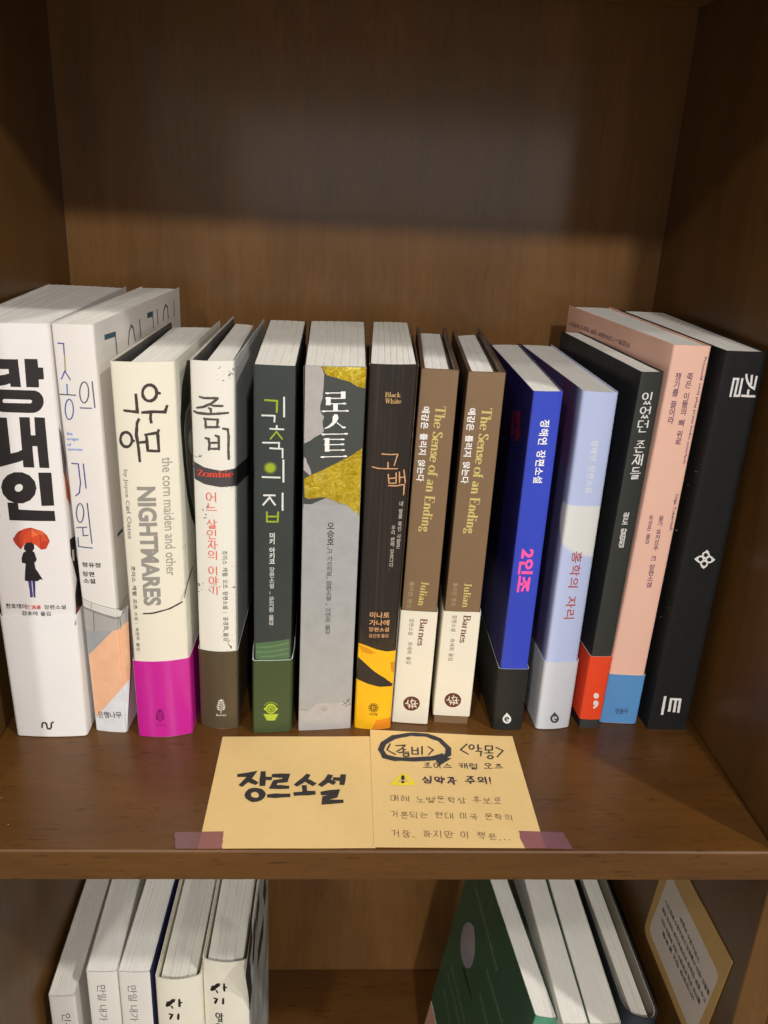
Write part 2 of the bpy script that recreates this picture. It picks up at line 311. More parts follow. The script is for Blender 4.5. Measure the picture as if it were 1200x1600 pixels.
ART = {
 '1F': [
  ["P","title_lettering",[38,34,34],1,[792,19972,2274,19957,2275,18711,1853,18721,1855,18880,1685,18819,1380,18752,629,18656,692,19162,1435,19234,1659,19262,1851,19323,1860,19522,738,19533]],
  ["P","title_lettering",[38,34,34],1,[2533,19976,3054,19965,3054,19591,3249,19577,3239,19059,3025,19043,3006,18684,2498,18706]],
  ["P","title_lettering",[38,34,34],1,[972,18437,1210,18570,1363,18604,2606,18558,2809,18548,2893,18520,2969,18473,3034,18409,3085,18331,3121,18240,3138,18141,3138,18038,3120,17935,3084,17835,3032,17744,2966,17664,2888,17599,2802,17551,2711,17523,2504,17517,1394,17563,1100,17630,898,17826]],
  ["P","title_lettering",[233,228,226],2,[1512,17988,1484,17995,1462,18014,1449,18043,1447,18078,1457,18112,1476,18141,1503,18160,1532,18167,2594,18129,2622,18123,2645,18105,2659,18078,2662,18046,2653,18014,2634,17986,2607,17968,2578,17962]],
  ["P","title_lettering",[38,34,34],1,[719,17327,1534,17302,1511,15601,1827,15682,2432,15991,2433,15480,1851,15211,936,14942,504,15012]],
  ["P","title_lettering",[38,34,34],1,[2059,17326,2490,17317,2464,16463,2653,16463,2684,17317,3116,17285,3098,14869,2681,14897,2677,15948,2472,15949,2459,14915,1992,14935]],
  ["S","title_lettering",[38,34,34],1,[581.0,"bar",[[2157,13923,2088,13710,1936,13539,1731,13445,1516,13447,1333,13544,1219,13718,1196,13932,1268,14144,1419,14313,1621,14406,1834,14404,2016,14309,2131,14137,2157,13923]]]],
  ["P","title_lettering",[38,34,34],1,[2599,14663,3161,14642,3145,12996,2592,13002]],
  ["P","title_lettering",[38,34,34],1,[1089,13198,1556,13176,1557,12840,3136,12728,3138,12212,1076,12297]],
  ["T","series_lettering",[90,85,85],1,["rot","검은숲",532,13152,588,12372,218,0]],
  ["P","umbrella_picture",[214,76,42],1,[1116,11308,1394,11704,1721,11868,2013,11909,2485,11735,2683,11512,2788,11199,2592,10798,2351,10756,2140,11010,1917,11138,1637,11079,1432,10785,1239,11021]],
  ["P","umbrella_picture",[232,108,60],2,[2013,11909,2485,11735,2683,11512,2390,11559,1959,11387]],
  ["P","umbrella_picture",[176,56,36],2,[1116,11308,1394,11704,1596,11781,1442,11438,1432,10785,1239,11021]],
  ["P","umbrella_picture",[192,60,36],2,[2788,11199,2592,10798,2351,10756,2434,11203]],
  ["S","umbrella_picture",[120,38,30],3,[18.3,"flat",[[2013,11909,1931,11120],[2013,11909,1563,11480,1435,10812],[2013,11909,2386,11515,2355,10801],[2013,11909,1301,11572,1134,11326],[2013,11909,2586,11557,2774,11217]]]],
  ["P","figure_picture",[34,26,30],3,[1614,11016,1737,11140,1927,11156,2057,11047,2051,10832,1958,10698,2031,10634,2104,10262,2040,10109,1977,10110,2005,9763,2283,9170,2156,9191,2032,9081,1826,9121,1597,9086,1425,9126,1481,9494,1572,10042,1402,10080,1414,10334,1525,10622,1658,10693,1576,10802]],
  ["P","figure_picture",[70,64,120],3,[1583,9105,1744,9103,1729,8657,1726,8320,1698,8208,1584,8209,1596,8472]],
  ["P","figure_picture",[60,54,112],3,[1778,9121,1923,9119,1875,8655,1840,8319,1845,8206,1747,8207,1768,8563]],
  ["T","author_lettering",[38,34,34],1,["rot","찬호께이",337,7714,1333,7702,268,3]],
  ["T","author_lettering",[205,70,50],1,["rot","陳浩基",1361,7664,2051,7656,229,1]],
  ["T","author_lettering",[38,34,34],1,["rot","장편소설",2183,7654,3222,7623,239,0]],
  ["T","author_lettering",[38,34,34],1,["rot","강초아",1077,7324,1867,7306,250,3]],
  ["T","author_lettering",[38,34,34],1,["rot","옮김",1981,7295,2461,7289,250,0]],
 ],
 '1B': [
  ["S","publisher_emblem",[38,34,34],1,[89.2,"flat",[[1379,619,1402,833,1474,918,1582,918,1645,833,1645,652,1687,535,1796,535,1871,653,1892,866,2002,972]]]],
 ],
 '1R': [
  ["P","cover_print",[40,32,30],1,[172,11161,1024,10985,889,9984,1335,8936,1380,7568,1050,6369,-179,6664,153,7234,232,8144,695,8765,131,10322]],
  ["P","cover_print",[205,196,186],2,[323,10509,648,10459,590,9841,282,9962]],
  ["P","cover_print",[140,60,44],2,[149,7427,867,7247,808,6596,-36,6760]],
  ["P","cover_print",[196,110,70],1,[193,14676,486,14494,765,13275,709,12681,277,13279]],
  ["P","cover_print",[110,104,104],1,[94,16775,337,16463,618,14961,398,14183,150,14521]],
 ],
 '2F': [
  ["S","title_lettering",[70,70,160],1,[51.6,"flat",[[219,20664,473,20657,454,20168],[411,19433,213,19037],[408,19394,604,19025]]]],
  ["S","title_lettering",[60,120,190],1,[53.4,"flat",[[431,18808,411,18373]]]],
  ["S","title_lettering",[170,150,90],1,[52.1,"flat",[[461,20168,429,19395]]]],
  ["S","title_lettering",[90,95,110],1,[53.8,"flat",[[54,18331,773,18320]]]],
  ["S","title_lettering",[80,90,160],1,[54.5,"flat",[[607,17644,569,17433,501,17262,417,17166,333,17163,267,17255,232,17423,234,17633,274,17843,342,18012,425,18107,507,18109,573,18019,608,17853,607,17644]]]],
  ["S","title_lettering",[90,90,120],1,[53.8,"flat",[[1338,18463,1301,18248,1234,18074,1148,17976,1062,17974,993,18067,955,18238,954,18452,992,18666,1060,18838,1145,18934,1229,18937,1298,18844,1337,18676,1338,18463],[905,17732,1404,17722],[1518,18957,1540,17750]]]],
  ["S","title_lettering",[70,60,150],1,[57.0,"flat",[[265,15030,575,15022,589,14086,485,13565,294,13403],[808,15029,825,13818]]]],
  ["S","title_lettering",[80,90,130],1,[59.5,"flat",[[596,12536,559,12320,493,12145,412,12046,332,12043,269,12137,237,12309,240,12524,279,12740,345,12913,425,13011,504,13013,566,12921,599,12751,596,12536],[812,13053,846,10961],[164,11748,676,11810],[475,11759,453,11354,702,11381],[179,11235,164,10753,849,10715]]]],
  ["T","subtitle_lettering",[110,150,225],1,["rot","the",165,16485,452,16485,158,2]],
  ["T","subtitle_lettering",[110,150,225],1,["rot","origin",159,16204,708,16212,159,2]],
  ["T","subtitle_lettering",[110,150,225],1,["rot","of",157,15956,340,15953,160,2]],
  ["T","subtitle_lettering",[110,150,225],1,["rot","species",155,15706,831,15718,160,2]],
  ["T","author_lettering",[38,34,34],1,["rot","정유정",236,9790,1163,9800,264,2]],
  ["T","author_lettering",[38,34,34],1,["rot","장편",204,9286,815,9293,266,2]],
  ["T","author_lettering",[38,34,34],1,["rot","소설",218,8911,833,8919,268,2]],
  ["P","spine_print",[170,168,164],1,[61,7848,567,7594,1978,7221,2309,7574,2274,6655,1727,6186,1455,6122,26,6092]],
  ["P","spine_print",[215,212,206],2,[61,7848,567,7594,1978,7221,1975,6931,1778,6882,496,7301,40,7462]],
  ["S","spine_print",[60,58,58],3,[20.2,"flat",[[51,7915,576,7691,1897,7313,2348,8176],[40,7462,496,7301,1862,6828,2211,7425],[51,7395,491,7243,1857,6750],[531,7669,465,7338],[577,7228,528,6120],[1857,6750,1859,6164]]]],
  ["P","spine_print",[158,160,164],1,[26,6092,1455,6122,59,4621]],
  ["P","spine_print",[238,186,148],1,[1455,6122,1727,6186,2274,6655,2223,4274,2135,3249,487,1288,101,771,47,1197,59,4621]],
  ["P","spine_print",[222,224,228],1,[2135,3249,1736,30,-5,0,101,771,487,1288]],
  ["T","publisher_lettering",[38,34,34],2,["rot","은행나무",232,1030,1566,1112,395,0]],
 ],
 '2R': [
  ["S","cover_lettering",[36,80,100],1,[244.9,"flat",[[1323,20735,2746,20662]]]],
  ["S","cover_lettering",[80,85,105],1,[129.7,"flat",[[2746,20662,2793,19731],[4574,19832,4809,20431,5194,20695,5497,20537,5699,19855],[6609,20762,6643,19891],[8964,20770,9015,19996],[9873,20851,9868,20083],[10989,20128,11228,20671,11625,20888,11959,20719,12068,20070],[13408,20830,13354,20037]]]],
  ["S","cover_lettering",[36,80,100],1,[280.4,"flat",[[8073,20785,8961,20752]]]],
  ["S","cover_lettering",[36,80,100],1,[175.3,"flat",[[987,10992,1686,10984]]]],
 ],
 '3F': [
  ["S","title_lettering",[66,56,52],1,[134.8,"brush",[[1977,18576,1938,18412,1846,18282,1719,18210,1583,18211,1465,18285,1388,18417,1367,18580,1407,18743,1499,18872,1625,18944,1760,18943,1878,18870,1955,18739,1977,18576,2014,18555,2110,18554],[1080,18521,1093,17699,498,17759],[1294,17676,1815,17703,2277,17664,2376,17954],[1676,17629,1643,17380,1671,17191],[1141,17365,1045,17179,979,16634,1036,15995,1054,15329],[1072,16250,1425,16287],[1366,16619,1917,16703,1970,16829],[1423,16584,1439,15859,1929,15806],[1917,16703,1929,15806],[769,16375,732,16221,649,16098,535,16031,415,16034,311,16105,245,16230,229,16385,267,16538,350,16660,463,16726,582,16724,686,16654,753,16529,769,16375,768,16362,851,16318]]]],
  ["T","author_lettering",[150,145,134],1,["rot","by Joyce Car",341,14913,305,12740,236,0]],
  ["T","author_lettering",[150,145,134],1,["rot","ol Oates",367,13061,322,11383,218,0]],
  ["T","subtitle_lettering",[160,156,144],1,["rot","the corn maiden and other",2257,15485,2172,9381,462,1]],
  ["T","title_lettering",[150,146,138],1,["rot","NIGHTMARES",1252,14077,1185,7797,870,6]],
  ["T","author_lettering",[95,88,84],1,["stackrot","조이스 캐럴 오츠",360,9955,320,7544,210,1]],
  ["T","author_lettering",[120,112,106],1,["stackrot","소설 | 박현주 옮김",328,7419,304,5170,183,0]],
  ["S","spine_print",[52,46,44],1,[80.8,"brush",[[699,7353,1161,7379,2012,7578,2615,7857]]]],
 ],
 '3R': [
  ["S","cover_print",[52,46,44],1,[155.0,"brush",[[-311,8226,403,8584,1926,8827]]]],
  ["P","cover_print",[30,28,28],1,[2679,19528,3393,19394,2975,17366,1832,17116,1353,16452,1523,14616,2067,12952,2881,11692,3144,10598,2144,11537,1397,12957,843,14832,614,16480,600,17171,1314,18614]],
  ["P","cover_print",[120,114,102],1,[2954,17264,2967,16013,2362,15907,2190,15503,2522,14948,2925,14687,2855,11799,2118,12981,1605,14590,1473,16419,1909,17079]],
 ],
 '3B': [
  ["S","publisher_emblem",[60,12,50],1,[35.0,"flat",[[1230,1765,1183,918]]]],
  ["P","publisher_emblem",[60,12,50],1,[1189,1598,1152,1710,1079,1744,1104,1654]],
  ["P","publisher_emblem",[60,12,50],1,[1253,1595,1301,1702,1378,1727,1343,1640]],
  ["P","publisher_emblem",[60,12,50],1,[1181,1467,1126,1581,1034,1616,1066,1525]],
  ["P","publisher_emblem",[60,12,50],1,[1245,1464,1313,1570,1408,1594,1366,1508]],
  ["P","publisher_emblem",[60,12,50],1,[1174,1336,1100,1451,989,1487,1029,1396]],
  ["P","publisher_emblem",[60,12,50],1,[1238,1333,1325,1438,1439,1461,1389,1375]],
  ["P","publisher_emblem",[60,12,50],1,[1166,1205,1073,1321,944,1358,991,1266]],
  ["P","publisher_emblem",[60,12,50],1,[1231,1201,1336,1306,1469,1328,1412,1242]],
  ["P","publisher_emblem",[60,12,50],1,[1159,1073,1085,1189,974,1225,1014,1133]],
  ["P","publisher_emblem",[60,12,50],1,[1223,1070,1310,1175,1425,1199,1375,1112]],
  ["P","publisher_emblem",[60,12,50],1,[1232,1807,1280,1694,1221,1596,1173,1701]],
  ["T","publisher_lettering",[110,20,85],1,["rot","foret",934,815,1491,783,96,0]],
 ],
 '4F': [
  ["S","title_lettering",[86,80,76],1,[115.7,"brush",[[415,18343,613,18292,1271,18303],[1259,18273,984,18063,602,17869,282,17801],[888,17986,1052,17939,1478,17922],[826,17835,931,17775,939,17574],[136,17631,287,17563,879,17536,1712,17583],[601,17330,671,17268,685,16837],[660,17293,1255,17273],[1243,17278,1201,16922],[710,16901,1309,16911],[650,16364,805,16328,835,16020,798,15760],[1110,16500,1265,16439,1267,15795],[850,16136,1236,16143],[843,15839,1232,15846],[1452,16830,1679,16778,1712,16421,1693,15776,1708,15295]]]],
  ["P","spine_print",[74,71,72],1,[30,15149,552,14900,1356,14742,1964,14806,1958,13916,1344,13904,531,14046,50,14264]],
  ["T","title_lettering",[226,72,54],2,["did","Zombie",189,14590,1905,14544,350,2]],
  ["T","subtitle_lettering",[228,120,104],1,["stacks","어느 살인자의 이야기",859,13665,905,8032,522,0]],
  ["T","author_lettering",[110,104,98],1,["stackrot","조이스 캐럴 오츠 장편소설 | 공경희 옮김",1465,10555,1470,5379,256,0]],
 ],
 '4R': [
  ["P","cover_print",[66,63,64],1,[-267,14893,5817,13676,5571,12716,286,13818,-311,14025]],
 ],
 '4B': [
  ["S","publisher_emblem",[235,230,220],1,[36.4,"flat",[[1162,1916,1148,1050]]]],
  ["P","publisher_emblem",[235,230,220],1,[1127,1741,1086,1849,1013,1873,1041,1785]],
  ["P","publisher_emblem",[235,230,220],1,[1191,1747,1235,1862,1309,1899,1278,1806]],
  ["P","publisher_emblem",[235,230,220],1,[1125,1607,1066,1714,973,1736,1009,1649]],
  ["P","publisher_emblem",[235,230,220],1,[1189,1613,1251,1730,1345,1769,1306,1675]],
  ["P","publisher_emblem",[235,230,220],1,[1123,1473,1045,1579,933,1599,976,1512]],
  ["P","publisher_emblem",[235,230,220],1,[1186,1479,1268,1598,1380,1638,1334,1544]],
  ["P","publisher_emblem",[235,230,220],1,[1120,1339,1024,1443,894,1461,944,1375]],
  ["P","publisher_emblem",[235,230,220],1,[1184,1345,1285,1466,1415,1508,1362,1412]],
  ["P","publisher_emblem",[235,230,220],1,[1118,1204,1040,1310,928,1330,972,1243]],
  ["P","publisher_emblem",[235,230,220],1,[1182,1210,1264,1330,1376,1371,1330,1276]],
  ["P","publisher_emblem",[235,230,220],1,[1162,1959,1213,1852,1159,1744,1107,1843]],
  ["T","publisher_lettering",[225,218,205],1,["rot","foret",858,903,1432,936,132,0]],
 ],
 '5F': [
  ["S","title_lettering",[158,176,42],1,[87.8,"flat",[[524,18358,1090,18342,1079,17796]]]],
  ["S","title_lettering",[225,226,220],1,[87.7,"flat",[[1411,18517,1422,17597]]]],
  ["S","title_lettering",[225,226,220],1,[80.6,"flat",[[392,17621,986,17629,972,17332],[767,16993,1405,16985],[1085,17155,1086,16989],[434,16297,1196,16325,1198,16089],[772,16040,1367,16028,1372,15587]]]],
  ["S","title_lettering",[158,176,42],1,[73.7,"flat",[[786,16494,1071,16864,1346,16515]]]],
  ["S","title_lettering",[225,226,220],1,[91.5,"flat",[[1414,15468,1426,14364],[414,14585,1253,14585],[489,13654,1031,13669],[458,13159,769,13556,1035,13174],[1392,13785,1401,12906]]]],
  ["S","title_lettering",[158,176,42],1,[86.1,"flat",[[640,12790,642,12287,1175,12299,1187,12803],[641,12557,1172,12569]]]],
  ["P","sun_emblem",[158,176,42],1,[1150,15074,986,15039,1134,14968,968,14984,1084,14871,932,14935,1005,14793,883,14900,906,14741,825,14880,795,14721,764,14878,685,14734,706,14894,585,14780,656,14926,506,14853,620,14972,455,14946,601,15027,437,15050,601,15085,454,15156,620,15140,504,15252,655,15188,583,15329,704,15224,682,15381,762,15244,792,15401,823,15246,902,15388,881,15230,1001,15344,930,15198,1081,15271,966,15152,1132,15178,986,15097]],
  ["T","author_lettering",[225,226,220],1,["stack","미키 아키코",920,11708,915,9988,301,2]],
  ["T","author_lettering",[200,202,196],1,["stack","장편소설 | 문지원 옮김",915,9846,892,6556,272,0]],
  ["P","spine_print",[82,112,78],1,[89,5497,1850,5708,1850,4456,905,4378,106,4553]],
  ["S","spine_print",[104,134,96],2,[75.7,"brush",[[107,5264,900,5279,1818,5485],[106,4960,725,4977,1832,5158],[372,4700,1081,4734,1791,4850]]]],
 ],
 '5B': [
  ["P","publisher_emblem",[176,196,58],1,[1198,1556,1170,1416,1090,1306,974,1249,844,1256,727,1325,646,1443,617,1585,645,1724,725,1833,841,1890,970,1884,1087,1815,1168,1699]],
  ["P","publisher_emblem",[176,196,58],2,[1295,1532,1257,1467,1150,1419,994,1397,822,1406,666,1444,559,1502,520,1571,558,1635,665,1683,820,1705,993,1696,1148,1659,1256,1600]],
  ["P","publisher_emblem",[176,196,58],1,[505,1246,1314,1204,1123,808,701,832]],
  ["S","publisher_emblem",[96,116,40],3,[53.1,"flat",[[1093,1542,1075,1464,1024,1403,950,1372,867,1376,792,1415,740,1481,722,1561,740,1638,791,1699,865,1730,947,1726,1022,1688,1074,1622,1093,1542],[980,1528,964,1482,924,1464,884,1486,867,1534,883,1581,923,1598,963,1577,980,1528]]]],
  ["S","publisher_emblem",[176,196,58],1,[26.3,"flat",[[563,1794,615,1861,677,1914,748,1953,825,1975,905,1980,985,1968,1062,1938,1133,1893,1197,1833,1250,1761]]]],
 ],
 '6F': [
  ["P","spine_print",[68,72,69],1,[-58,19980,2875,19972,2848,14852,2846,14324,38,13006,-8,16267]],
  ["P","spine_print",[176,170,167],2,[32,19989,723,19986,824,19857,908,19639,892,19038,858,18512,767,18185,752,17979,817,17774,961,17611,887,17361,918,17112,960,16903,862,16777,543,16607,304,16416,33,16276]],
  ["P","spine_print",[176,170,167],2,[44,15609,138,15545,203,15330,352,15029,401,14855,396,14673,317,14703,39,14964]],
  ["P","gold_foil",0,3,[723,19986,2867,19975,2848,18977,2435,19080,2230,19219,2027,19317,1706,19392,1466,19469,1088,19571,987,19641,905,19759,824,19876]],
  ["P","gold_foil",0,3,[2821,16069,2826,12597,2692,12753,2475,12873,2211,13146,1829,13239,1488,13420,1067,13557,734,13541,321,13472,112,13563,74,14355,95,14530,379,14703,867,14920,1434,15223,1920,15482,2405,15759]],
  ["P","spine_print",[166,167,166],2,[60,13207,1748,13158,2339,13118,2854,12533,2863,-20,-4,-19]],
  ["S","title_lettering",[245,243,240],4,[48.1,"flat",[[991,18749,1727,18759],[998,18493,1916,18504],[1025,18236,1945,18247],[854,17878,2079,17902],[862,16756,2079,16775],[970,16504,1926,16508],[997,16237,1914,16253],[1045,15965,1965,15976],[849,15631,2079,15655],[1573,17325,1781,17160,1967,17069]]]],
  ["S","title_lettering",[245,243,240],4,[217.6,"bar",[[1813,18829,1825,18483],[1128,18556,1138,18168],[1472,18241,1483,17896],[1126,16568,1145,15897]]]],
  ["P","title_lettering",[245,243,240],4,[1363,17614,1420,17718,1520,17748,1611,17679,1627,17534,1552,17367,1376,17178,1177,17063,937,17003,1214,17197,1350,17365]],
  ["P","title_lettering",[245,243,240],5,[1194,18739,1165,18707,1092,18693,1019,18706,988,18737,1017,18769,1090,18783,1163,18771]],
  ["P","title_lettering",[245,243,240],5,[1989,18255,1960,18223,1886,18209,1812,18222,1781,18253,1810,18285,1883,18299,1958,18287]],
  ["P","title_lettering",[245,243,240],5,[1039,17871,1009,17839,936,17825,862,17838,831,17869,860,17902,933,17916,1007,17903]],
  ["P","title_lettering",[245,243,240],5,[2123,17903,2093,17870,2020,17856,1945,17869,1913,17901,1943,17933,2016,17947,2091,17934]],
  ["P","title_lettering",[245,243,240],5,[1048,16748,1019,16715,945,16701,870,16715,838,16747,868,16780,942,16794,1017,16781]],
  ["P","title_lettering",[245,243,240],5,[2124,16784,2094,16751,2020,16737,1944,16750,1912,16783,1942,16816,2016,16830,2092,16816]],
  ["P","title_lettering",[245,243,240],5,[1971,16508,1941,16475,1866,16461,1791,16475,1758,16507,1788,16540,1863,16554,1938,16541]],
  ["P","title_lettering",[245,243,240],5,[1967,16262,1937,16229,1862,16215,1787,16228,1754,16261,1784,16294,1859,16308,1935,16295]],
  ["P","title_lettering",[245,243,240],5,[2010,15976,1980,15943,1905,15929,1829,15943,1797,15976,1827,16009,1902,16023,1977,16010]],
  ["P","title_lettering",[245,243,240],5,[1038,15623,1007,15590,933,15576,857,15589,825,15623,855,15656,930,15670,1006,15656]],
  ["P","title_lettering",[245,243,240],5,[2124,15663,2094,15630,2018,15616,1942,15630,1910,15663,1940,15697,2015,15711,2091,15697]],
  ["P","title_lettering",[245,243,240],5,[2002,17098,1973,17066,1899,17052,1823,17065,1791,17097,1821,17130,1895,17144,1970,17131]],
  ["T","author_lettering",[70,70,70],3,["stack","오승호",1428,12259,1465,10979,380,1]],
  ["T","author_lettering",[80,80,80],3,["stack","(고 가쓰히로) 장편소설 | 이연승 옮김",1434,10945,1445,5947,305,0]],
  ["P","spine_print",[182,178,176],3,[4,1306,186,1406,557,1277,918,1639,1377,1724,1842,1645,2396,1725,2814,1758,2844,-13,5,-14]],
  ["S","spine_print",[90,86,84],4,[30.2,"brush",[[77,1302,279,1368,483,1248],[2395,1780,2542,1554,2670,1875,2806,1486],[2311,1512,2585,1661,2800,1890],[2500,1425,2803,1562]]]],
  ["P","publisher_emblem",[246,245,242],1,[1627,1347,1607,1232,1542,1142,1447,1095,1340,1101,1242,1158,1173,1255,1146,1372,1167,1487,1231,1577,1326,1623,1433,1617,1531,1561,1600,1464]],
  ["P","publisher_emblem",[246,245,242],2,[1708,1327,1678,1274,1590,1234,1462,1217,1319,1225,1190,1256,1100,1305,1067,1361,1097,1414,1185,1453,1312,1470,1455,1463,1584,1432,1675,1383]],
  ["P","publisher_emblem",[246,245,242],1,[1060,1093,1729,1057,1577,732,1228,752]],
  ["S","publisher_emblem",[150,148,146],3,[43.8,"flat",[[1541,1336,1527,1271,1486,1222,1425,1196,1357,1200,1294,1232,1250,1286,1233,1352,1247,1416,1288,1466,1349,1491,1417,1488,1480,1456,1524,1401,1541,1336],[1447,1325,1435,1287,1402,1272,1369,1290,1354,1330,1367,1368,1399,1383,1433,1365,1447,1325]]]],
  ["S","publisher_emblem",[246,245,242],1,[21.8,"flat",[[1098,1545,1140,1600,1191,1644,1249,1676,1312,1694,1378,1697,1444,1687,1508,1662,1568,1624,1622,1575,1666,1515]]]],
 ],
 '7F': [
  ["T","series_lettering",[205,165,105],1,["did","Black",761,18723,1475,18722,246,0]],
  ["T","series_lettering",[205,165,105],1,["did","White",777,18420,1510,18413,248,0]],
  ["S","title_lettering",[214,160,112],1,[58.2,"brush",[[754,15823,1148,15794,1517,15807],[1510,15794,1375,15229],[1078,15403,1096,15076],[337,15154,622,15084,1556,15068],[1125,14791,1185,14319],[1184,14328,1529,14328],[1494,14879,1529,14328],[1170,14571,1512,14602],[1648,14901,1695,14305],[1675,14615,1913,14615],[1854,14998,1976,14305]]]],
  ["S","title_lettering",[214,160,112],1,[62.6,"brush",[[1155,14209,1548,14187,1936,14241],[1926,14241,1934,13686]]]],
  ["T","blurb_lettering",[190,180,165],1,["stack","내 딸을 죽인 사람은",1859,13366,1857,10808,205,0]],
  ["T","blurb_lettering",[190,180,165],1,["stack","우리 반에 있습니다.",1546,12101,1570,9668,208,0]],
  ["T","author_lettering",[214,160,112],1,["rot","미나토",599,7070,1663,7050,342,1]],
  ["T","author_lettering",[214,160,112],1,["rot","가나에",584,6617,1674,6598,345,1]],
  ["T","author_lettering",[214,160,112],1,["rot","장편소설",585,6222,1690,6203,255,1]],
  ["T","author_lettering",[214,160,112],1,["rot","김선영 옮김",603,5844,1667,5836,226,0]],
  ["P","spine_print",[246,186,24],1,[65,5339,482,5237,1057,5032,1634,4879,2146,4881,2155,2882,2182,-14,2,-56,18,3130]],
  ["P","spine_print",[50,42,38],2,[60,4507,435,4194,1036,3671,1642,3251,2119,2828,2089,2699,1383,2714,689,2900,18,3130]],
  ["P","spine_print",[222,150,22],2,[69,5236,487,5113,1069,4825,790,4719,265,4821]],
  ["P","spine_print",[214,140,26],2,[1888,4203,2138,4204,2152,3467,1982,3677]],
  ["P","spine_print",[232,140,30],2,[1310,583,2171,708,2182,-14,1041,-36]],
  ["S","publisher_emblem",[70,50,20],3,[47.2,"flat",[[1223,1398,1402,1401],[1215,1345,1383,1280],[1188,1300,1316,1179],[1147,1272,1211,1116],[1098,1266,1088,1101],[1049,1282,967,1138],[1010,1318,870,1219],[987,1368,813,1331],[984,1422,807,1454],[1002,1473,852,1567],[1037,1510,940,1651],[1083,1527,1055,1690],[1133,1522,1179,1679],[1177,1496,1290,1619],[1209,1452,1369,1521]]]],
  ["P","publisher_emblem",[70,50,20],3,[1153,1397,1140,1358,1106,1342,1070,1357,1053,1396,1065,1435,1100,1452,1136,1436]],
  ["T","publisher_lettering",[90,66,20],3,["rot","비채",885,975,1348,960,166,0]],
 ],
 '8F': [
  ["T","title_lettering",[206,188,116],1,["did","The Sense of an Ending",1100,18129,882,11537,635,2]],
  ["T","title_lettering",[245,243,240],1,["stackrot","예감은 틀리지 않는다",395,18076,405,14232,367,2]],
  ["T","author_lettering",[206,188,116],1,["did","Julian",1104,8788,1004,7347,391,1]],
  ["T","author_lettering",[170,158,120],1,["stackrot","줄리언 반스",433,8745,394,7125,248,0]],
 ],
 '8B': [
  ["T","author_lettering",[112,66,50],1,["did","Barnes",1203,6641,1152,4984,396,1]],
  ["T","author_lettering",[150,142,126],1,["stackrot","장편소설 · 최세희 옮김",577,6599,605,3783,251,0]],
  ["P","publisher_emblem",[96,52,42],1,[1402,1375,1387,1215,1319,1069,1206,956,1063,889,906,877,754,921,626,1015,537,1149,499,1305,515,1466,583,1611,696,1723,839,1789,995,1800,1146,1757,1274,1664,1363,1531]],
  ["S","publisher_emblem",[226,216,200],2,[60.8,"brush",[[749,1568,729,1323,863,1267,842,1043],[620,1293,758,1436],[965,1651,927,1405,1032,1236,1010,1034],[866,1489,1102,1551],[1159,1533,1118,1331,1227,1117],[1044,1325,1282,1366],[757,1192,1168,1157]]]],
 ],
 '9F': [
  ["T","title_lettering",[206,188,116],1,["did","The Sense of an Ending",1110,18096,918,11491,652,2]],
  ["T","title_lettering",[245,243,240],1,["stackrot","예감은 틀리지 않는다",380,18077,374,14196,376,2]],
  ["T","author_lettering",[206,188,116],1,["did","Julian",1097,8716,1091,7272,396,1]],
  ["T","author_lettering",[170,158,120],1,["stackrot","줄리언 반스",444,8714,456,7309,251,0]],
 ],
 '9B': [
  ["T","author_lettering",[112,66,50],1,["did","Barnes",1220,6859,1132,5168,402,1]],
  ["T","author_lettering",[150,142,126],1,["stackrot","장편소설 · 최세희 옮김",571,6835,588,4010,254,0]],
  ["P","publisher_emblem",[96,52,42],1,[1385,1577,1372,1417,1306,1272,1195,1161,1052,1098,894,1089,741,1136,612,1233,521,1369,480,1527,494,1688,560,1831,672,1941,814,2004,971,2012,1123,1965,1253,1869,1344,1734]],
  ["S","publisher_emblem",[226,216,200],2,[60.9,"brush",[[727,1785,711,1540,846,1481,828,1257],[602,1512,738,1653],[943,1863,908,1617,1016,1446,997,1244],[845,1703,1081,1760],[1139,1741,1101,1539,1213,1323],[1027,1535,1265,1570],[741,1408,1153,1364]]]],
 ],
 '10F': [
  ["T","author_lettering",[245,243,240],1,["stackrot","정해연 장편소설",771,17766,760,14473,452,3]],
  ["T","title_lettering",[250,92,170],1,["rot","2인조",749,10982,698,8510,780,6]],
 ],
 '10L': [
  ["P","cover_lettering",[140,22,56],1,[2923,17434,2075,17613,1980,16909,1549,16436,2184,15998,2691,15913,2840,16450,2483,16676,2903,17008]],
  ["P","cover_lettering",[120,20,50],1,[4072,17120,3283,17322,3288,16648,3218,15954,4037,15883,4122,16618]],
 ],
 '10B': [
  ["P","publisher_emblem",[232,232,228],1,[654,1173,846,947,897,878,929,796,938,709,924,626,888,554,833,500,766,471,691,468,618,493,552,542,501,611,470,694,460,781,475,865,511,937]],
  ["S","publisher_emblem",[30,32,30],2,[70.1,"flat",[[602,730,794,783,778,812,737,857,686,873,638,854,607,806,600,742,620,678,662,633,713,617,760,636]]]],
 ],
 '11F': [
  ["T","author_lettering",[236,240,250],1,["stackrot","정해연 장편소설",924,16788,965,13992,356,1]],
  ["T","title_lettering",[190,92,84],1,["stackrot","홍학의 자리",843,10860,906,6811,524,2]],
 ],
 '11B': [
  ["P","publisher_emblem",[66,66,70],1,[839,1168,1043,920,1097,845,1132,758,1143,668,1130,584,1094,514,1038,466,968,443,891,448,814,481,745,537,690,613,656,699,645,789,658,872,695,941]],
  ["S","publisher_emblem",[220,222,226],2,[72.5,"flat",[[793,723,992,758,975,789,931,839,877,860,828,845,797,800,791,735,813,669,857,618,910,597,960,612]]]],
 ],
 '12F': [
  ["T","title_lettering",[245,243,240],1,["stacks","있었던 존재들",536,19187,621,14684,561,0]],
  ["T","author_lettering",[245,243,240],1,["stack","원도 칼럼집",537,12950,571,11003,354,1]],
 ],
 '12B': [
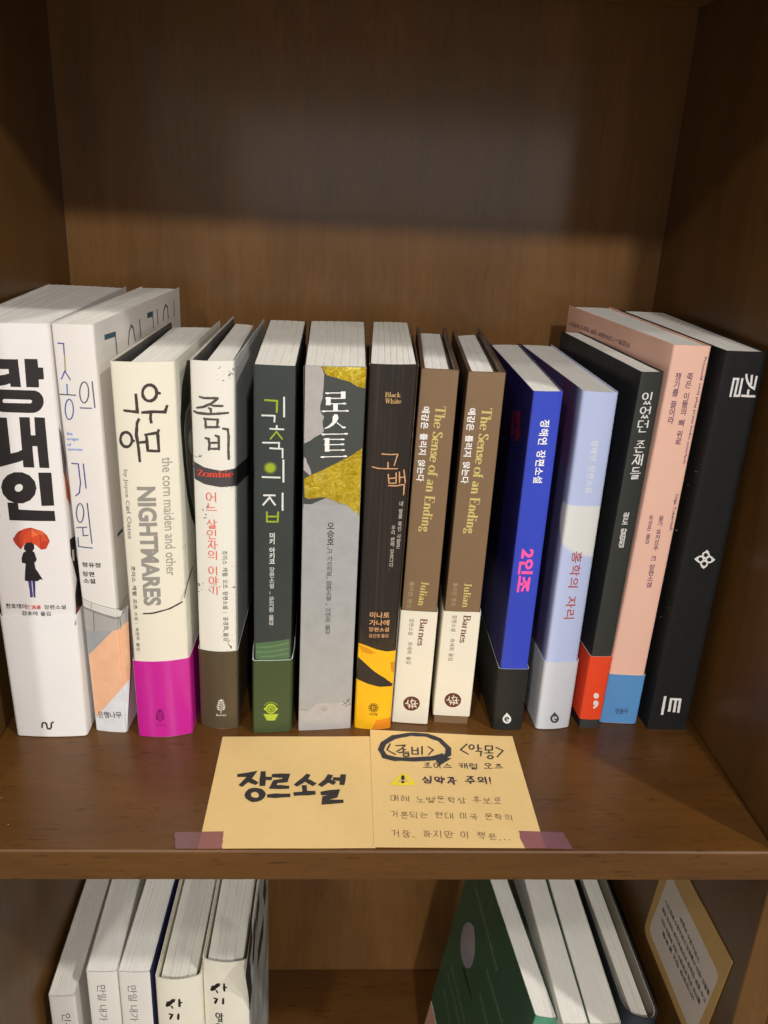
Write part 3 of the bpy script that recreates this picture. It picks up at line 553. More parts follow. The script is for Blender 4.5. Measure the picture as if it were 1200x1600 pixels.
  ["P","publisher_emblem",[252,240,230],1,[828,2125,824,2048,790,1985,730,1950,658,1949,587,1983,532,2044,503,2121,506,2199,541,2261,600,2296,673,2297,743,2264,799,2202]],
  ["P","publisher_emblem",[252,240,230],1,[556,1722,663,1834,822,1781,900,1617,832,1422,654,1280,590,1362,693,1503,583,1556]],
 ],
 '13F': [
  ["T","subtitle_lettering",[112,70,104],1,["rot","Prowadź swój pług przez kości umarłych",1687,20904,1701,15497,165,0]],
  ["T","title_lettering",[112,70,104],1,["stack","죽은 이들의 뼈 위로",1092,20113,1178,16469,330,0]],
  ["T","title_lettering",[112,70,104],1,["stack","쟁기를 끌어라",501,20103,577,17535,320,0]],
  ["T","author_lettering",[112,70,104],1,["rot","Olga Tokarczuk",1646,13901,1702,11847,195,0]],
  ["T","author_lettering",[112,70,104],1,["stack","올가 토카르추",1085,12699,1125,10724,268,0]],
  ["T","author_lettering",[112,70,104],1,["stack","크 장편소설",1110,10450,1169,8587,322,0]],
  ["T","author_lettering",[112,70,104],1,["stack","최성은 옮김",552,12699,612,11085,225,0]],
 ],
 '13B': [
  ["T","publisher_lettering",[70,60,110],1,["rot","민음사",690,844,1358,883,344,1]],
 ],
 '13L': [
  ["T","cover_lettering",[112,70,104],1,["rot","“쓰면서 웃었던 책은 처음이다.”—편집자",13513,20404,4593,20550,283,0]],
 ],
 '14F': [
  ["S","title_lettering",[245,243,240],1,[113.4,"bar",[[673,19127,672,20011,894,20013,890,19196,1119,19197,1103,20056],[1260,20260,1305,20086,1424,19861,1601,19678,1828,19567,1829,20186],[1563,20225,1622,19741],[1546,19527,1564,19217],[1229,19204,1984,19185]]]],
  ["S","emblem",[245,243,240],1,[92.5,"flat",[[1343,10779,1341,10705,1307,10645,1247,10610,1172,10609,1098,10641,1040,10699,1008,10773,1010,10847,1045,10907,1105,10941,1179,10942,1253,10911,1312,10852,1343,10779]]]],
  ["S","emblem",[245,243,240],1,[92.7,"flat",[[1109,10538,1107,10464,1073,10403,1012,10369,938,10367,864,10399,806,10458,774,10532,776,10606,810,10667,871,10701,945,10702,1019,10670,1077,10612,1109,10538]]]],
  ["S","emblem",[245,243,240],1,[92.9,"flat",[[1347,10295,1345,10221,1310,10160,1250,10126,1175,10124,1101,10156,1043,10215,1011,10289,1013,10364,1048,10425,1108,10459,1183,10460,1256,10428,1315,10370,1347,10295]]]],
  ["S","emblem",[245,243,240],1,[92.8,"flat",[[1572,10537,1571,10463,1536,10402,1476,10368,1401,10367,1327,10399,1269,10457,1237,10531,1239,10606,1273,10666,1334,10700,1408,10701,1482,10670,1541,10611,1572,10537]]]],
  ["P","emblem",[245,243,240],1,[1055,10933,1171,11086,1324,10957,1199,10981]],
  ["P","emblem",[245,243,240],1,[751,10701,609,10562,774,10373,747,10546]],
  ["P","emblem",[245,243,240],1,[1047,10121,1203,9986,1338,10127,1206,10097]],
  ["P","emblem",[245,243,240],1,[1514,10697,1731,10518,1598,10370,1599,10534]],
  ["S","title_lettering",[245,243,240],1,[141.3,"bar",[[618,2200,650,968],[964,2026,997,1186],[1237,2003,1270,1163],[1472,1994,1511,1126],[906,2025,1519,1995]]]],
 ],
 'L1F': [
  ["T","title_lettering",[96,92,90],1,["rot","인생",984,17585,900,16085,540,0]],
 ],
 'L2F': [
  ["T","title_lettering",[110,106,104],1,["rot","만일 내가 인생을",864,19760,728,14290,537,0]],
 ],
 'L3F': [
  ["T","title_lettering",[110,106,104],1,["rot","만일 내가 인생을",802,19722,763,14290,543,0]],
 ],
 'L4F': [
  ["P","title_lettering",[24,22,22],1,[569,18293,666,18646,856,18729,1004,18913,1214,18929,1181,18703,986,18505,861,18302,646,18188]],
  ["S","title_lettering",[24,22,22],1,[140.5,"brush",[[954,18294,1016,18124],[1444,18878,1443,18254],[1434,18617,1596,18571],[784,17614,969,17565,811,17179],[1347,17633,1316,17153]]]],
  ["T","title_lettering",[24,22,22],1,["stacks","앞의",1076,16485,1017,15059,520,1]],
 ],
 'L5F': [
  ["P","title_lettering",[24,22,22],1,[449,19091,542,19452,735,19553,882,19750,1096,19786,1067,19558,872,19343,748,19128,530,18994]],
  ["S","title_lettering",[24,22,22],1,[141.5,"brush",[[843,19130,910,18967],[1333,19758,1343,19138],[1327,19497,1493,19468],[682,18437,873,18407,719,18006],[1258,18512,1235,18031]]]],
  ["T","title_lettering",[24,22,22],1,["stacks","앞의",1014,17309,969,15405,530,1]],
 ],
 'L5R': [
  ["S","cover_print",[40,46,48],1,[1853.4,"brush",[[9770,17593,10629,15818],[5891,20006,4758,19938],[1244,21920,-781,21699,-60,19872],[3267,20507,2388,19034],[-259,20503,538,17736],[8659,14669,5230,15788]]]],
 ],
 'GL': [
  ["P","cover_print",[142,142,150],1,[9752,15841,9509,15481,9373,15051,9356,14582,9459,14111,9676,13673,9992,13302,10384,13030,10822,12882,11269,12871,11689,13002,12046,13265,12306,13640,12448,14093,12458,14586,12337,15076,12097,15520,11761,15882,11357,16134,10920,16258,10485,16247,10086,16103]],
  ["P","cover_print",[158,148,150],2,[11968,14384,11945,15239,11604,16049,10748,16538,9912,15972,9520,14675,10012,14485]],
  ["P","cover_print",[16,36,24],1,[10710,12501,10383,12859,7759,12791,8073,12629]],
  ["T","blurb_lettering",[120,150,116],1,["rot","서로에게 가장 따뜻한 온기로 남은 사람들의 이야기를",12379,18717,5754,18098,396,0]],
  ["T","blurb_lettering",[120,150,116],1,["rot","서로에게 가장 따뜻한 온기로 남은 사람들의 이야기를",7206,16510,3149,16555,412,0]],
  ["T","blurb_lettering",[120,150,116],1,["rot","서로에게 가장 따뜻한 온기로 남은 사람들의 이야기를",7058,14379,4913,14154,431,0]],
  ["T","blurb_lettering",[120,150,116],1,["rot","서로에게 가장 따뜻한 온기로 남은 사람들의 이야기를",12703,10598,7984,10436,489,0]],
  ["T","blurb_lettering",[120,150,116],1,["rot","서로에게 가장 따뜻한 온기로 남은 사람들의 이야기를",12646,7940,10119,7546,514,0]],
  ["T","blurb_lettering",[120,150,116],1,["rot","서로에게 가장 따뜻한 온기로 남은 사람들의 이야기를",12917,9400,8666,9423,499,0]],
 ],
 'note1': [
  ["S","handwriting",[34,30,30],1,[312.7,"brush",[[-6494,5097,-6117,5139,-5840,5229,-6003,4810,-6283,4351],[-6045,4834,-5579,4502],[-5301,5360,-5254,4386],[-5253,4904,-4901,4872],[-5190,3659,-5211,3500,-5297,3372,-5432,3300,-5588,3299,-5736,3367,-5846,3493,-5898,3652,-5880,3813,-5794,3944,-5659,4017,-5500,4019,-5350,3948,-5240,3820,-5190,3659],[-4775,5094,-4122,5102,-4178,4735,-4645,4633,-4734,4249,-3989,4233],[-4891,3582,-3915,3637],[-3045,5177,-3192,4868,-3590,4405],[-3191,4844,-2741,4486],[-3193,4325,-3142,3854],[-3611,3745,-2705,3847],[-1943,5129,-2073,4760,-2376,4418],[-2034,4784,-1752,4582],[-1716,4886,-1355,4866],[-1275,5162,-1331,4502],[-2291,3805,-1628,3928,-1704,3636,-2128,3459,-2145,3174,-1329,3238]]]],
 ],
 'note2': [
  ["S","handwriting",[36,36,44],1,[312.0,"brush",[[3948,6558,4249,6862,4306,7350,3916,8031,3248,8402,2388,8451,1432,8179,865,7666,706,7171,894,6632,1411,6438,2387,6417,3376,6514,3771,6675,3683,6200],[3828,6497,4049,6440,3792,6166,4045,6739]]]],
  ["S","handwriting",[34,30,30],2,[80.6,"brush",[[1233,7647,1032,7152,1468,6772],[1509,7491,1896,7534,2012,7536,1801,7250,1519,7002],[1803,7286,2032,7168],[1895,7166,1882,6971],[1629,6943,2165,7000],[1889,6851,1890,6635,2141,6662,2150,6891,1889,6851],[2372,7418,2343,6833,2663,6838],[2674,7349,2661,6814],[2366,7136,2671,7129],[2916,7476,2855,6781],[3222,7457,3481,7190,3190,6786]]]],
  ["S","handwriting",[34,30,30],2,[81.8,"brush",[[5360,7715,4948,7238,5322,6878],[5707,7472,5682,7391,5636,7326,5578,7289,5520,7288,5472,7323,5444,7387,5443,7467,5467,7549,5513,7614,5571,7651,5630,7652,5678,7617,5706,7552,5707,7472],[5949,7687,5881,7130],[5918,7376,6100,7354],[5742,7128,6051,7132,5953,6743],[6336,7569,6283,7234,6648,7240,6703,7575,6336,7569],[6463,7200,6429,6992],[6198,6988,6646,6995],[6589,6656,6566,6599,6520,6552,6461,6526,6400,6525,6349,6550,6318,6595,6313,6652,6336,6710,6382,6756,6442,6783,6503,6784,6554,6759,6585,6713,6589,6656],[6878,7453,7217,7175,6804,6659]]]],
  ["T","handwriting",[48,34,44],2,["hand","조이스 캐럴 오츠",2797,5942,7048,5884,530,4.4]],
  ["P","warning_sign",[236,214,40],2,[1675,5288,1858,5291,2329,4565,2266,4412,1114,4399,1101,4551]],
  ["P","warning_sign",[214,186,110],3,[1711,5065,1799,5066,2088,4628,1333,4575]],
  ["P","warning_sign",[34,30,30],4,[1822,4966,1806,4879,1775,4810,1735,4771,1693,4771,1658,4808,1636,4877,1632,4964,1647,5051,1678,5121,1719,5160,1761,5161,1796,5122,1818,5053]],
  ["P","warning_sign",[34,30,30],4,[1799,4635,1787,4597,1759,4566,1720,4549,1678,4549,1642,4565,1618,4595,1611,4633,1623,4671,1651,4702,1690,4719,1732,4720,1768,4703,1792,4673]],
  ["T","handwriting",[48,34,44],2,["hand","심약자 주의!",2665,4854,6329,4742,679,5.4]],
  ["T","handwriting",[108,84,60],1,["hand","매해 노벨문학상 후보로",958,3447,6512,3292,534,2.8]],
  ["T","handwriting",[108,84,60],1,["hand","거론되는 현대 미국 문학의",901,2316,6835,2105,526,2.8]],
  ["T","handwriting",[108,84,60],1,["hand","거장. 하지만 이 책은...",872,1083,6527,836,551,2.8]],
 ],
 'card': [
  ["T","printed_text",[52,48,50],2,["rot","‘죽음의 수용소에서’",6766,-11034,3802,-11174,320,1]],
  ["T","printed_text",[52,48,50],2,["rot","나치 강제 수용소에서 포로들이 어떤 고통을",8740,-11875,2221,-11706,342,1]],
  ["T","printed_text",[52,48,50],2,["rot","겪은 유대인 정신의학자의 생생한 체험 수기",8947,-12624,2387,-12422,350,1]],
  ["T","printed_text",[52,48,50],2,["rot","극한 상황에 처한 사람에게 삶의 의미를",8756,-13312,2829,-13110,353,1]],
  ["T","printed_text",[52,48,50],2,["rot","묻게 될 것은 무엇인가?",8271,-13906,3467,-13621,352,1]],
 ],
}


# ------------------------------------------------------------------ letters drawn with a pen
def arc(cx, cy, rx, ry, a0, a1, n=None):
    n = n or max(4, int(abs(a1 - a0) / 22))
    return [(cx + rx * math.cos(math.radians(a0 + (a1 - a0) * i / n)), cy + ry * math.sin(math.radians(a0 + (a1 - a0) * i / n))) for i in range(n + 1)]
# high contrast roman capitals and minuscules: (advance, pen strokes, hairlines)
DID = {
 'T': (.80, [[(.40, 0), (.40, 1)]], [[(.03, .97), (.77, .97)], [(.05, .98), (.03, .72)], [(.75, .98), (.77, .72)], [(.24, .02), (.56, .02)]]),
 'h': (.68, [[(.15, 0), (.15, 1)], [(.50, 0), (.50, .40)], arc(.34, .40, .16, .22, 150, 0)], [[(.02, .02), (.28, .02)], [(.04, .98), (.15, .98)], [(.38, .02), (.64, .02)]]),
 'n': (.68, [[(.15, 0), (.15, .62)], [(.50, 0), (.50, .40)], arc(.34, .40, .16, .22, 150, 0)], [[(.02, .02), (.28, .02)], [(.04, .60), (.15, .60)], [(.38, .02), (.64, .02)]]),
 'm': (.98, [[(.15, 0), (.15, .62)], [(.48, 0), (.48, .40)], arc(.33, .40, .15, .22, 150, 0), [(.81, 0), (.81, .40)], arc(.66, .40, .15, .22, 150, 0)], [[(.02, .02), (.26, .02)], [(.04, .60), (.15, .60)], [(.38, .02), (.58, .02)], [(.71, .02), (.93, .02)]]),
 'r': (.48, [[(.15, 0), (.15, .62)], arc(.33, .44, .16, .17, 150, 60)], [[(.02, .02), (.30, .02)], [(.04, .60), (.15, .60)], [(.41, .57), (.41, .52)]]),
 'u': (.68, [[(.15, .18), (.15, .62)], [(.50, 0), (.50, .62)], arc(.32, .20, .17, .19, 180, 340)], [[(.03, .60), (.15, .60)], [(.38, .60), (.50, .60)], [(.50, .02), (.62, .02)]]),
 'e': (.56, [arc(.29, .31, .23, .30, 8, 320)], [[(.10, .34), (.50, .34)]]),
 'c': (.52, [arc(.29, .31, .23, .30, 50, 320)], [[(.44, .55), (.44, .47)]]),
 'o': (.62, [arc(.31, .31, .25, .30, 0, 360)], []),
 'S': (.62, [[(.50, .80), (.44, .93), (.30, .98), (.16, .92), (.10, .78), (.18, .62), (.34, .52), (.48, .40), (.54, .24), (.47, .09), (.31, .02), (.15, .07), (.08, .22)]], [[(.52, .98), (.51, .74)], [(.07, .02), (.08, .28)]]),
 's': (.46, [[(.36, .48), (.30, .58), (.20, .60), (.11, .54), (.11, .43), (.22, .34), (.33, .26), (.37, .15), (.31, .05), (.20, .02), (.10, .06), (.06, .16)]], [[(.38, .60), (.37, .44)], [(.05, .02), (.06, .20)]]),
 'f': (.42, [[(.17, 0), (.17, .82)], arc(.30, .82, .13, .16, 180, 50)], [[(.03, .02), (.33, .02)], [(.03, .60), (.36, .60)], [(.38, .94), (.38, .88)]]),
 'a': (.58, [arc(.22, .17, .14, .15, 0, 360), [(.42, .05), (.42, .44)], arc(.27, .44, .15, .16, 0, 150)], [[(.42, .04), (.54, .04)], [(.14, .52), (.14, .46)]]),
 'd': (.66, [arc(.27, .31, .20, .29, 0, 360), [(.49, 0), (.49, 1)]], [[(.38, .98), (.49, .98)], [(.49, .02), (.61, .02)]]),
 'b': (.66, [arc(.37, .31, .20, .29, 0, 360), [(.15, 0), (.15, 1)]], [[(.03, .98), (.15, .98)]]),
 'E': (.72, [[(.17, 0), (.17, 1)]], [[(.03, .98), (.64, .98)], [(.03, .02), (.66, .02)], [(.17, .51), (.46, .51)], [(.64, .98), (.65, .74)], [(.66, .02), (.68, .28)], [(.46, .62), (.46, .40)]]),
 'B': (.74, [[(.18, 0), (.18, 1)], arc(.40, .74, .18, .24, 90, -90), arc(.42, .26, .22, .25, 90, -90)], [[(.03, .98), (.40, .98)], [(.18, .51), (.42, .51)], [(.03, .02), (.42, .02)]]),
 'J': (.48, [[(.28, .12), (.28, 1)], arc(.14, .10, .14, .16, 0, -110)], [[(.12, .98), (.44, .98)], [(.06, .02), (.05, .08)]]),
 'W': (1.02, [[(.14, .98), (.34, .02)], [(.50, .98), (.70, .02)]], [[(.34, .02), (.50, .98)], [(.70, .02), (.90, .98)], [(.0, .98), (.26, .98)], [(.38, .98), (.62, .98)], [(.80, .98), (1.0, .98)]]),
 'Z': (.70, [[(.60, .95), (.12, .05)]], [[(.08, .96), (.62, .96)], [(.08, .04), (.64, .04)], [(.08, .96), (.08, .74)], [(.64, .04), (.65, .28)]]),
 'i': (.34, [[(.17, 0), (.17, .60)], [(.17, .80), (.17, .92)]], [[(.04, .02), (.30, .02)], [(.05, .60), (.17, .60)]]),
 'l': (.34, [[(.17, 0), (.17, 1)]], [[(.04, .02), (.30, .02)], [(.05, .98), (.17, .98)]]),
 't': (.40, [[(.17, .10), (.17, .82)], arc(.28, .12, .11, .11, 180, 300)], [[(.02, .60), (.34, .60)]]),
 'k': (.68, [[(.15, 0), (.15, 1)], [(.30, .34), (.54, .02)]], [[(.03, .98), (.15, .98)], [(.02, .02), (.28, .02)], [(.15, .22), (.50, .60)], [(.38, .60), (.60, .60)], [(.42, .02), (.66, .02)]]),
 'g': (.58, [arc(.25, .42, .15, .18, 0, 360), arc(.27, -.14, .19, .13, 0, 360)], [[(.16, .26), (.12, .14), (.20, .05), (.40, .0)], [(.36, .56), (.50, .60)]]),
 ' ': (.32, [], []),
}
# handwritten Hangul letters, unit boxes, y up
_O = arc(.5, .5, .46, .48, 95, 455, 12)
JA = {
 'ㄱ': [[(0, .95), (.9, 1), (.72, .05)]], 'ㄲ': [[(0, .95), (.42, 1), (.34, .05)], [(.52, .95), (.95, 1), (.86, .05)]], 'ㄴ': [[(.05, 1), (.05, .1), (1, .12)]],
 'ㄷ': [[(.95, 1), (.05, .95), (.05, .05), (1, .05)]], 'ㄸ': [[(.45, 1), (.05, .95), (.05, .05), (.45, .05)], [(.95, 1), (.55, .95), (.55, .05), (1, .05)]],
 'ㄹ': [[(0, .98), (.92, 1), (.88, .55), (.05, .5), (.05, .05), (1, .08)]], 'ㅁ': [[(.05, .95), (.08, .05)], [(.05, .95), (.95, 1), (.88, .05), (.08, .05)]],
 'ㅂ': [[(.08, 1), (.1, .05), (.9, .05)], [(.9, 1), (.9, .05)], [(.1, .5), (.9, .52)]], 'ㅅ': [[(.5, 1), (.4, .5), (0, .05)], [(.46, .6), (1, .05)]],
 'ㅆ': [[(.3, 1), (.2, .5), (0, .05)], [(.24, .6), (.5, .05)], [(.75, 1), (.68, .5), (.5, .05)], [(.72, .6), (1, .05)]],
 'ㅇ': [_O], 'ㅈ': [[(.02, .95), (.92, 1), (.5, .5), (0, .02)], [(.5, .52), (1, .05)]], 'ㅊ': [[(.4, 1.15), (.6, 1.02)], [(.02, .8), (.92, .84), (.5, .45), (0, .02)], [(.5, .47), (1, .05)]],
 'ㅋ': [[(0, .95), (.9, 1), (.72, .05)], [(0, .5), (.82, .56)]], 'ㅌ': [[(.95, 1), (.05, .95), (.05, .05), (1, .05)], [(.05, .5), (.9, .52)]],
 'ㅍ': [[(0, .98), (1, 1)], [(.3, .95), (.3, .1)], [(.7, .95), (.7, .1)], [(0, .05), (1, .08)]], 'ㅎ': [[(.38, 1.12), (.62, 1.04)], [(.0, .82), (1, .86)], arc(.5, .34, .32, .32, 95, 455, 11)],
}
VO = {
 'ㅏ': ('v', [[(.3, 1), (.3, 0)], [(.3, .52), (1, .52)]]), 'ㅐ': ('v', [[(.15, .92), (.15, .08)], [(.15, .5), (.75, .5)], [(.8, 1), (.8, 0)]]),
 'ㅑ': ('v', [[(.3, 1), (.3, 0)], [(.3, .64), (1, .64)], [(.3, .38), (1, .38)]]), 'ㅓ': ('v', [[(.75, 1), (.75, 0)], [(0, .52), (.75, .52)]]),
 'ㅔ': ('v', [[(.4, .92), (.4, .08)], [(0, .5), (.4, .5)], [(.9, 1), (.9, 0)]]), 'ㅕ': ('v', [[(.8, 1), (.8, 0)], [(.1, .64), (.8, .64)], [(.1, .38), (.8, .38)]]),
 'ㅖ': ('v', [[(.4, .92), (.4, .08)], [(0, .62), (.4, .62)], [(0, .4), (.4, .4)], [(.9, 1), (.9, 0)]]), 'ㅣ': ('v', [[(.5, 1), (.5, 0)]]),
 'ㅗ': ('h', [[(.5, .95), (.5, .2)], [(0, .18), (1, .2)]]), 'ㅛ': ('h', [[(.33, .95), (.33, .2)], [(.67, .95), (.67, .2)], [(0, .18), (1, .2)]]),
 'ㅜ': ('h', [[(0, .82), (1, .84)], [(.5, .8), (.5, .05)]]), 'ㅠ': ('h', [[(0, .82), (1, .84)], [(.33, .8), (.33, .05)], [(.67, .8), (.67, .05)]]), 'ㅡ': ('h', [[(0, .5), (1, .52)]]),
}
COMBO = {'ㅘ': 'ㅗㅏ', 'ㅙ': 'ㅗㅐ', 'ㅚ': 'ㅗㅣ', 'ㅝ': 'ㅜㅓ', 'ㅞ': 'ㅜㅔ', 'ㅟ': 'ㅜㅣ', 'ㅢ': 'ㅡㅣ'}
CHO = 'ㄱㄲㄴㄷㄸㄹㅁㅂㅃㅅㅆㅇㅈㅉㅊㅋㅌㅍㅎ'
JUNG = 'ㅏㅐㅑㅒㅓㅔㅕㅖㅗㅘㅙㅚㅛㅜㅝㅞㅟㅠㅡㅢㅣ'
JONG = ['', 'ㄱ', 'ㄲ', 'ㄱㅅ', 'ㄴ', 'ㄴㅈ', 'ㄴㅎ', 'ㄷ', 'ㄹ', 'ㄹㄱ', 'ㄹㅁ', 'ㄹㅂ', 'ㄹㅅ', 'ㄹㅌ', 'ㄹㅍ', 'ㄹㅎ', 'ㅁ', 'ㅂ', 'ㅂㅅ', 'ㅅ', 'ㅆ', 'ㅇ', 'ㅈ', 'ㅊ', 'ㅋ', 'ㅌ', 'ㅍ', 'ㅎ']
def put(strokes, x0, y0, x1, y1, out, j=0.0):
    a, b = random.uniform(-j, j), random.uniform(-j, j)
    for s in strokes:
        out.append([(x0 + (x1 - x0) * px + a + random.uniform(-j, j) * .5, y0 + (y1 - y0) * py + b + random.uniform(-j, j) * .5) for px, py in s])
def jong(t, x0, y0, x1, y1, out, j):
    if len(t) == 1: put(JA[t], x0, y0, x1, y1, out, j)
    else:
        mx = (x0 + x1) / 2
        put(JA[t[0]], x0, y0, mx - .03, y1, out, j); put(JA[t[1]], mx + .03, y0, x1, y1, out, j)
def hangul(ch, j=0.0):
    """strokes of one syllable in a unit square"""
    k = ord(ch) - 0xAC00
    if not 0 <= k < 11172:
        if ch == '.': return [[(.2, .16), (.45, .02)]]
        if ch == '!': return [[(.3, 1), (.22, .3)], [(.2, .08), (.21, .02)]]
        if ch == ',': return [[(.2, .05), (.1, -.1)]]
        if ch == '(': return [arc(.75, .5, .4, .6, 130, 230)]
        if ch == ')': return [arc(.2, .5, .4, .6, 50, -50)]
        if ch == '|': return [[(.5, .9), (.5, .1)]]
        return []
    c, v, f = CHO[k // 588], JUNG[(k % 588) // 28], JONG[k % 28]
    out = []
    parts = COMBO.get(v, v)
    yb = .36 if f else 0.0
    if c == 'ㅃ' : c = 'ㅂ'
    if c == 'ㅉ' : c = 'ㅈ'
    if len(parts) == 2:
        put(JA[c], .04, yb + (.5 if not f else .34), .58, 1, out, j)
        put(VO[parts[0]][1], 0, yb + (.12 if not f else .04), .66, yb + (.42 if not f else .30), out, j)
        put(VO[parts[1]][1], .68, yb, .98, 1.02, out, j)
    elif VO[parts][0] == 'v':
        put(JA[c], .02, yb + (.12 if not f else .06), .52, .98, out, j)
        put(VO[parts][1], .58, yb, 1.0, 1.04, out, j)
    else:
        put(JA[c], .18, yb + (.5 if not f else .32), .82, 1.02, out, j)
        put(VO[parts][1], .0, yb + .02, 1.0, yb + (.46 if not f else .28), out, j)
    if f: jong(f, .2, 0, .86, .30, out, j)
    return out

def ribbon(line, width, closed=False, taper=False, jit=0.0, cap=True, pen=None):
    """polygon strip along a polyline; pen=(thin,thick) makes the width depend on direction"""
    pts = [Vector(p) for p in line]
    q = [pts[0]]
    for p in pts[1:]:
        if (p - q[-1]).length > 1e-7: q.append(p)
    pts = q
    if len(pts) < 2: return [], []
    if jit:                                   # a little unevenness needs more points
        q = [pts[0]]
        for a, b in zip(pts, pts[1:]):
            n = max(1, min(6, int((b - a).length / (width * 0.9))))
            for i in range(1, n + 1): q.append(a.lerp(b, i / n))
        pts = q
    closed = (pts[0] - pts[-1]).length < width * .05 and len(pts) > 3
    V, F = [], []
    n = len(pts)
    for i, p in enumerate(pts):
        if closed and i in (0, n - 1): a, b = pts[n - 2], pts[1]
        else: a, b = pts[max(0, i - 1)], pts[min(n - 1, i + 1)]
        d1 = (p - a); d2 = (b - p)
        if d1.length < 1e-9: d1 = d2
        if d2.length < 1e-9: d2 = d1
        d1.normalize(); d2.normalize()
        d = (d1 + d2)
        if d.length < 1e-3: d = d1.copy()
        d.normalize()
        nrm = Vector((-d.y, d.x))
        k = 1 / max(.45, abs(nrm.dot(Vector((-d1.y, d1.x)))))
        w = width
        if pen: w = pen[0] + (pen[1] - pen[0]) * abs(d.y) ** 1.5
        if jit: w *= 1 + random.uniform(-jit, jit)
        if jit and not closed and i in (0, n - 1): w *= .8
        e = p.copy()
        if cap and not closed and not pen:
            if i == 0: e = p - d * w * .3
            if i == n - 1: e = p + d * w * .3
        V += [e + nrm * w * .5 * k, e - nrm * w * .5 * k]
    for i in range(n - 1):
        F.append((2 * i, 2 * i + 1, 2 * i + 3, 2 * i + 2))
    return V, F

# text through Blender's own font (it falls back to its built-in Hangul face)
_font_cache = {}
def font_mesh(s, bold):
    key = (s, round(bold, 1))
    if key not in _font_cache:
        cu = bpy.data.curves.new('lettering', 'FONT'); cu.body = s; cu.size = 1.0
        cu.resolution_u = 3; cu.offset = bold * 0.0065
        o = bpy.data.objects.new('lettering', cu); COL.objects.link(o)
        dg = bpy.context.evaluated_depsgraph_get()
        me = bpy.data.meshes.new_from_object(o.evaluated_get(dg))
        V = [(v.co.x, v.co.y) for v in me.vertices]; F = [tuple(p.vertices) for p in me.polygons]
        bpy.data.meshes.remove(me); bpy.data.objects.remove(o); bpy.data.curves.remove(cu)
        _font_cache[key] = (V, F)
    return _font_cache[key]

def art_geometry(kind, d):
    """2-D geometry in metres on a surface, as a list of (verts, faces) islands"""
    S = 1e-5
    isl = []
    if kind == 'P':
        pts = [(d[i] * S, d[i + 1] * S) for i in range(0, len(d), 2)]
        isl.append((pts, [tuple(range(len(pts)))]))
    elif kind == 'S':
        w, mode, lines = d
        for l in lines:
            pts = [(l[i] * S, l[i + 1] * S) for i in range(0, len(l), 2)]
            V, F = ribbon(pts, w * S, jit=.16 if mode == 'brush' else 0, cap=(mode != 'bar'))
            if F: isl.append((V, F))
    else:
        mode, s, ax, ay, bx, by, size, bold = d
        A = Vector((ax * S, ay * S)); B = Vector((bx * S, by * S)); size *= S
        if mode in ('rot', 'stack', 'stackrot') and size < .0045: bold = min(bold + 2.2, max(bold, 3.6)) if bold < 4 else 3.6
        D = (B - A); Ln = D.length; D.normalize(); U = Vector((-D.y, D.x))
        if mode == 'rot':
            V, F = font_mesh(s, bold)
            x0 = min(v[0] for v in V); x1 = max(v[0] for v in V); y0 = min(v[1] for v in V); y1 = max(v[1] for v in V)
            isl.append(([A + D * ((v[0] - x0) / (x1 - x0) * Ln) + U * (((v[1] - y0) / (y1 - y0) - .5) * size) for v in V], F))
        elif mode in ('stack', 'stackrot', 'stacks', 'hand'):
            wts = [.5 if c in ' |·' else (.45 if c in '(),.!' else 1.0) for c in s]
            tot = sum(wts); pos = 0
            up = Vector((0, 1)); right = Vector((1, 0))
            if mode in ('stackrot', 'hand'): up = U; right = D
            for c, w in zip(s, wts):
                st = Ln * w / tot; cc = A + D * ((pos + w / 2) / tot * Ln); pos += w
                if c == ' ': continue
                if mode in ('stack', 'stackrot'):
                    V, F = font_mesh(c, bold)
                    if not V: continue
                    cw = size if mode == 'stack' else st * .95
                    chh = st * .95 if mode == 'stack' else size
                    if c in '|·': cw *= .9 if mode == 'stack' else 1
                    isl.append(([cc + right * ((v[0] - .49) * cw * 1.1) + up * ((v[1] - .375) * chh * 1.1) for v in V], F))
                else:
                    hand = mode == 'hand'
                    cw = size if mode == 'stacks' else st * .80
                    chh = st * .84 if mode == 'stacks' else size * .78
                    dy = random.uniform(-.08, .08) * size if hand else 0
                    for line in hangul(c, .06 if hand else .008):
                        pts = [cc + right * ((px - .5) * cw) + up * ((py - .5) * chh + dy) for px, py in line]
                        if hand: V, F = ribbon(pts, bold * size / 44 , jit=.18)
                        else:
                            b = min(cw, chh)
                            if mode == 'stacks': V, F = ribbon(pts, b * .1, pen=(b * (.085 + .02 * bold), b * (.135 + .035 * bold)))
                        if F: isl.append((V, F))
        elif mode == 'did':
            adv = [DID[c][0] for c in s]; tot = sum(adv); k = Ln / tot; x = 0
            hh = size * (.78 if 'g' in s else .95)
            for c in s:
                a, st, hl = DID[c]
                tk = .155 + .02 * bold
                for grp, pn in ((st, (.045, tk)), (hl, (.062, .062))):
                    for line in grp:
                        pts = [A + D * ((x + px) * k) + U * ((py - .45) * hh) for px, py in line]
                        # pen width measured in letter space: thick when the stroke runs up the letter
                        loc = [Vector((px, py)) for px, py in line]
                        V, F = ribbon([(p.x, p.y) for p in loc], .05, pen=pn, cap=False)
                        V = [A + D * ((x + v.x) * k) + U * ((v.y - .45) * hh) for v in V]
                        if F: isl.append((V, F))
                x += a
    return isl

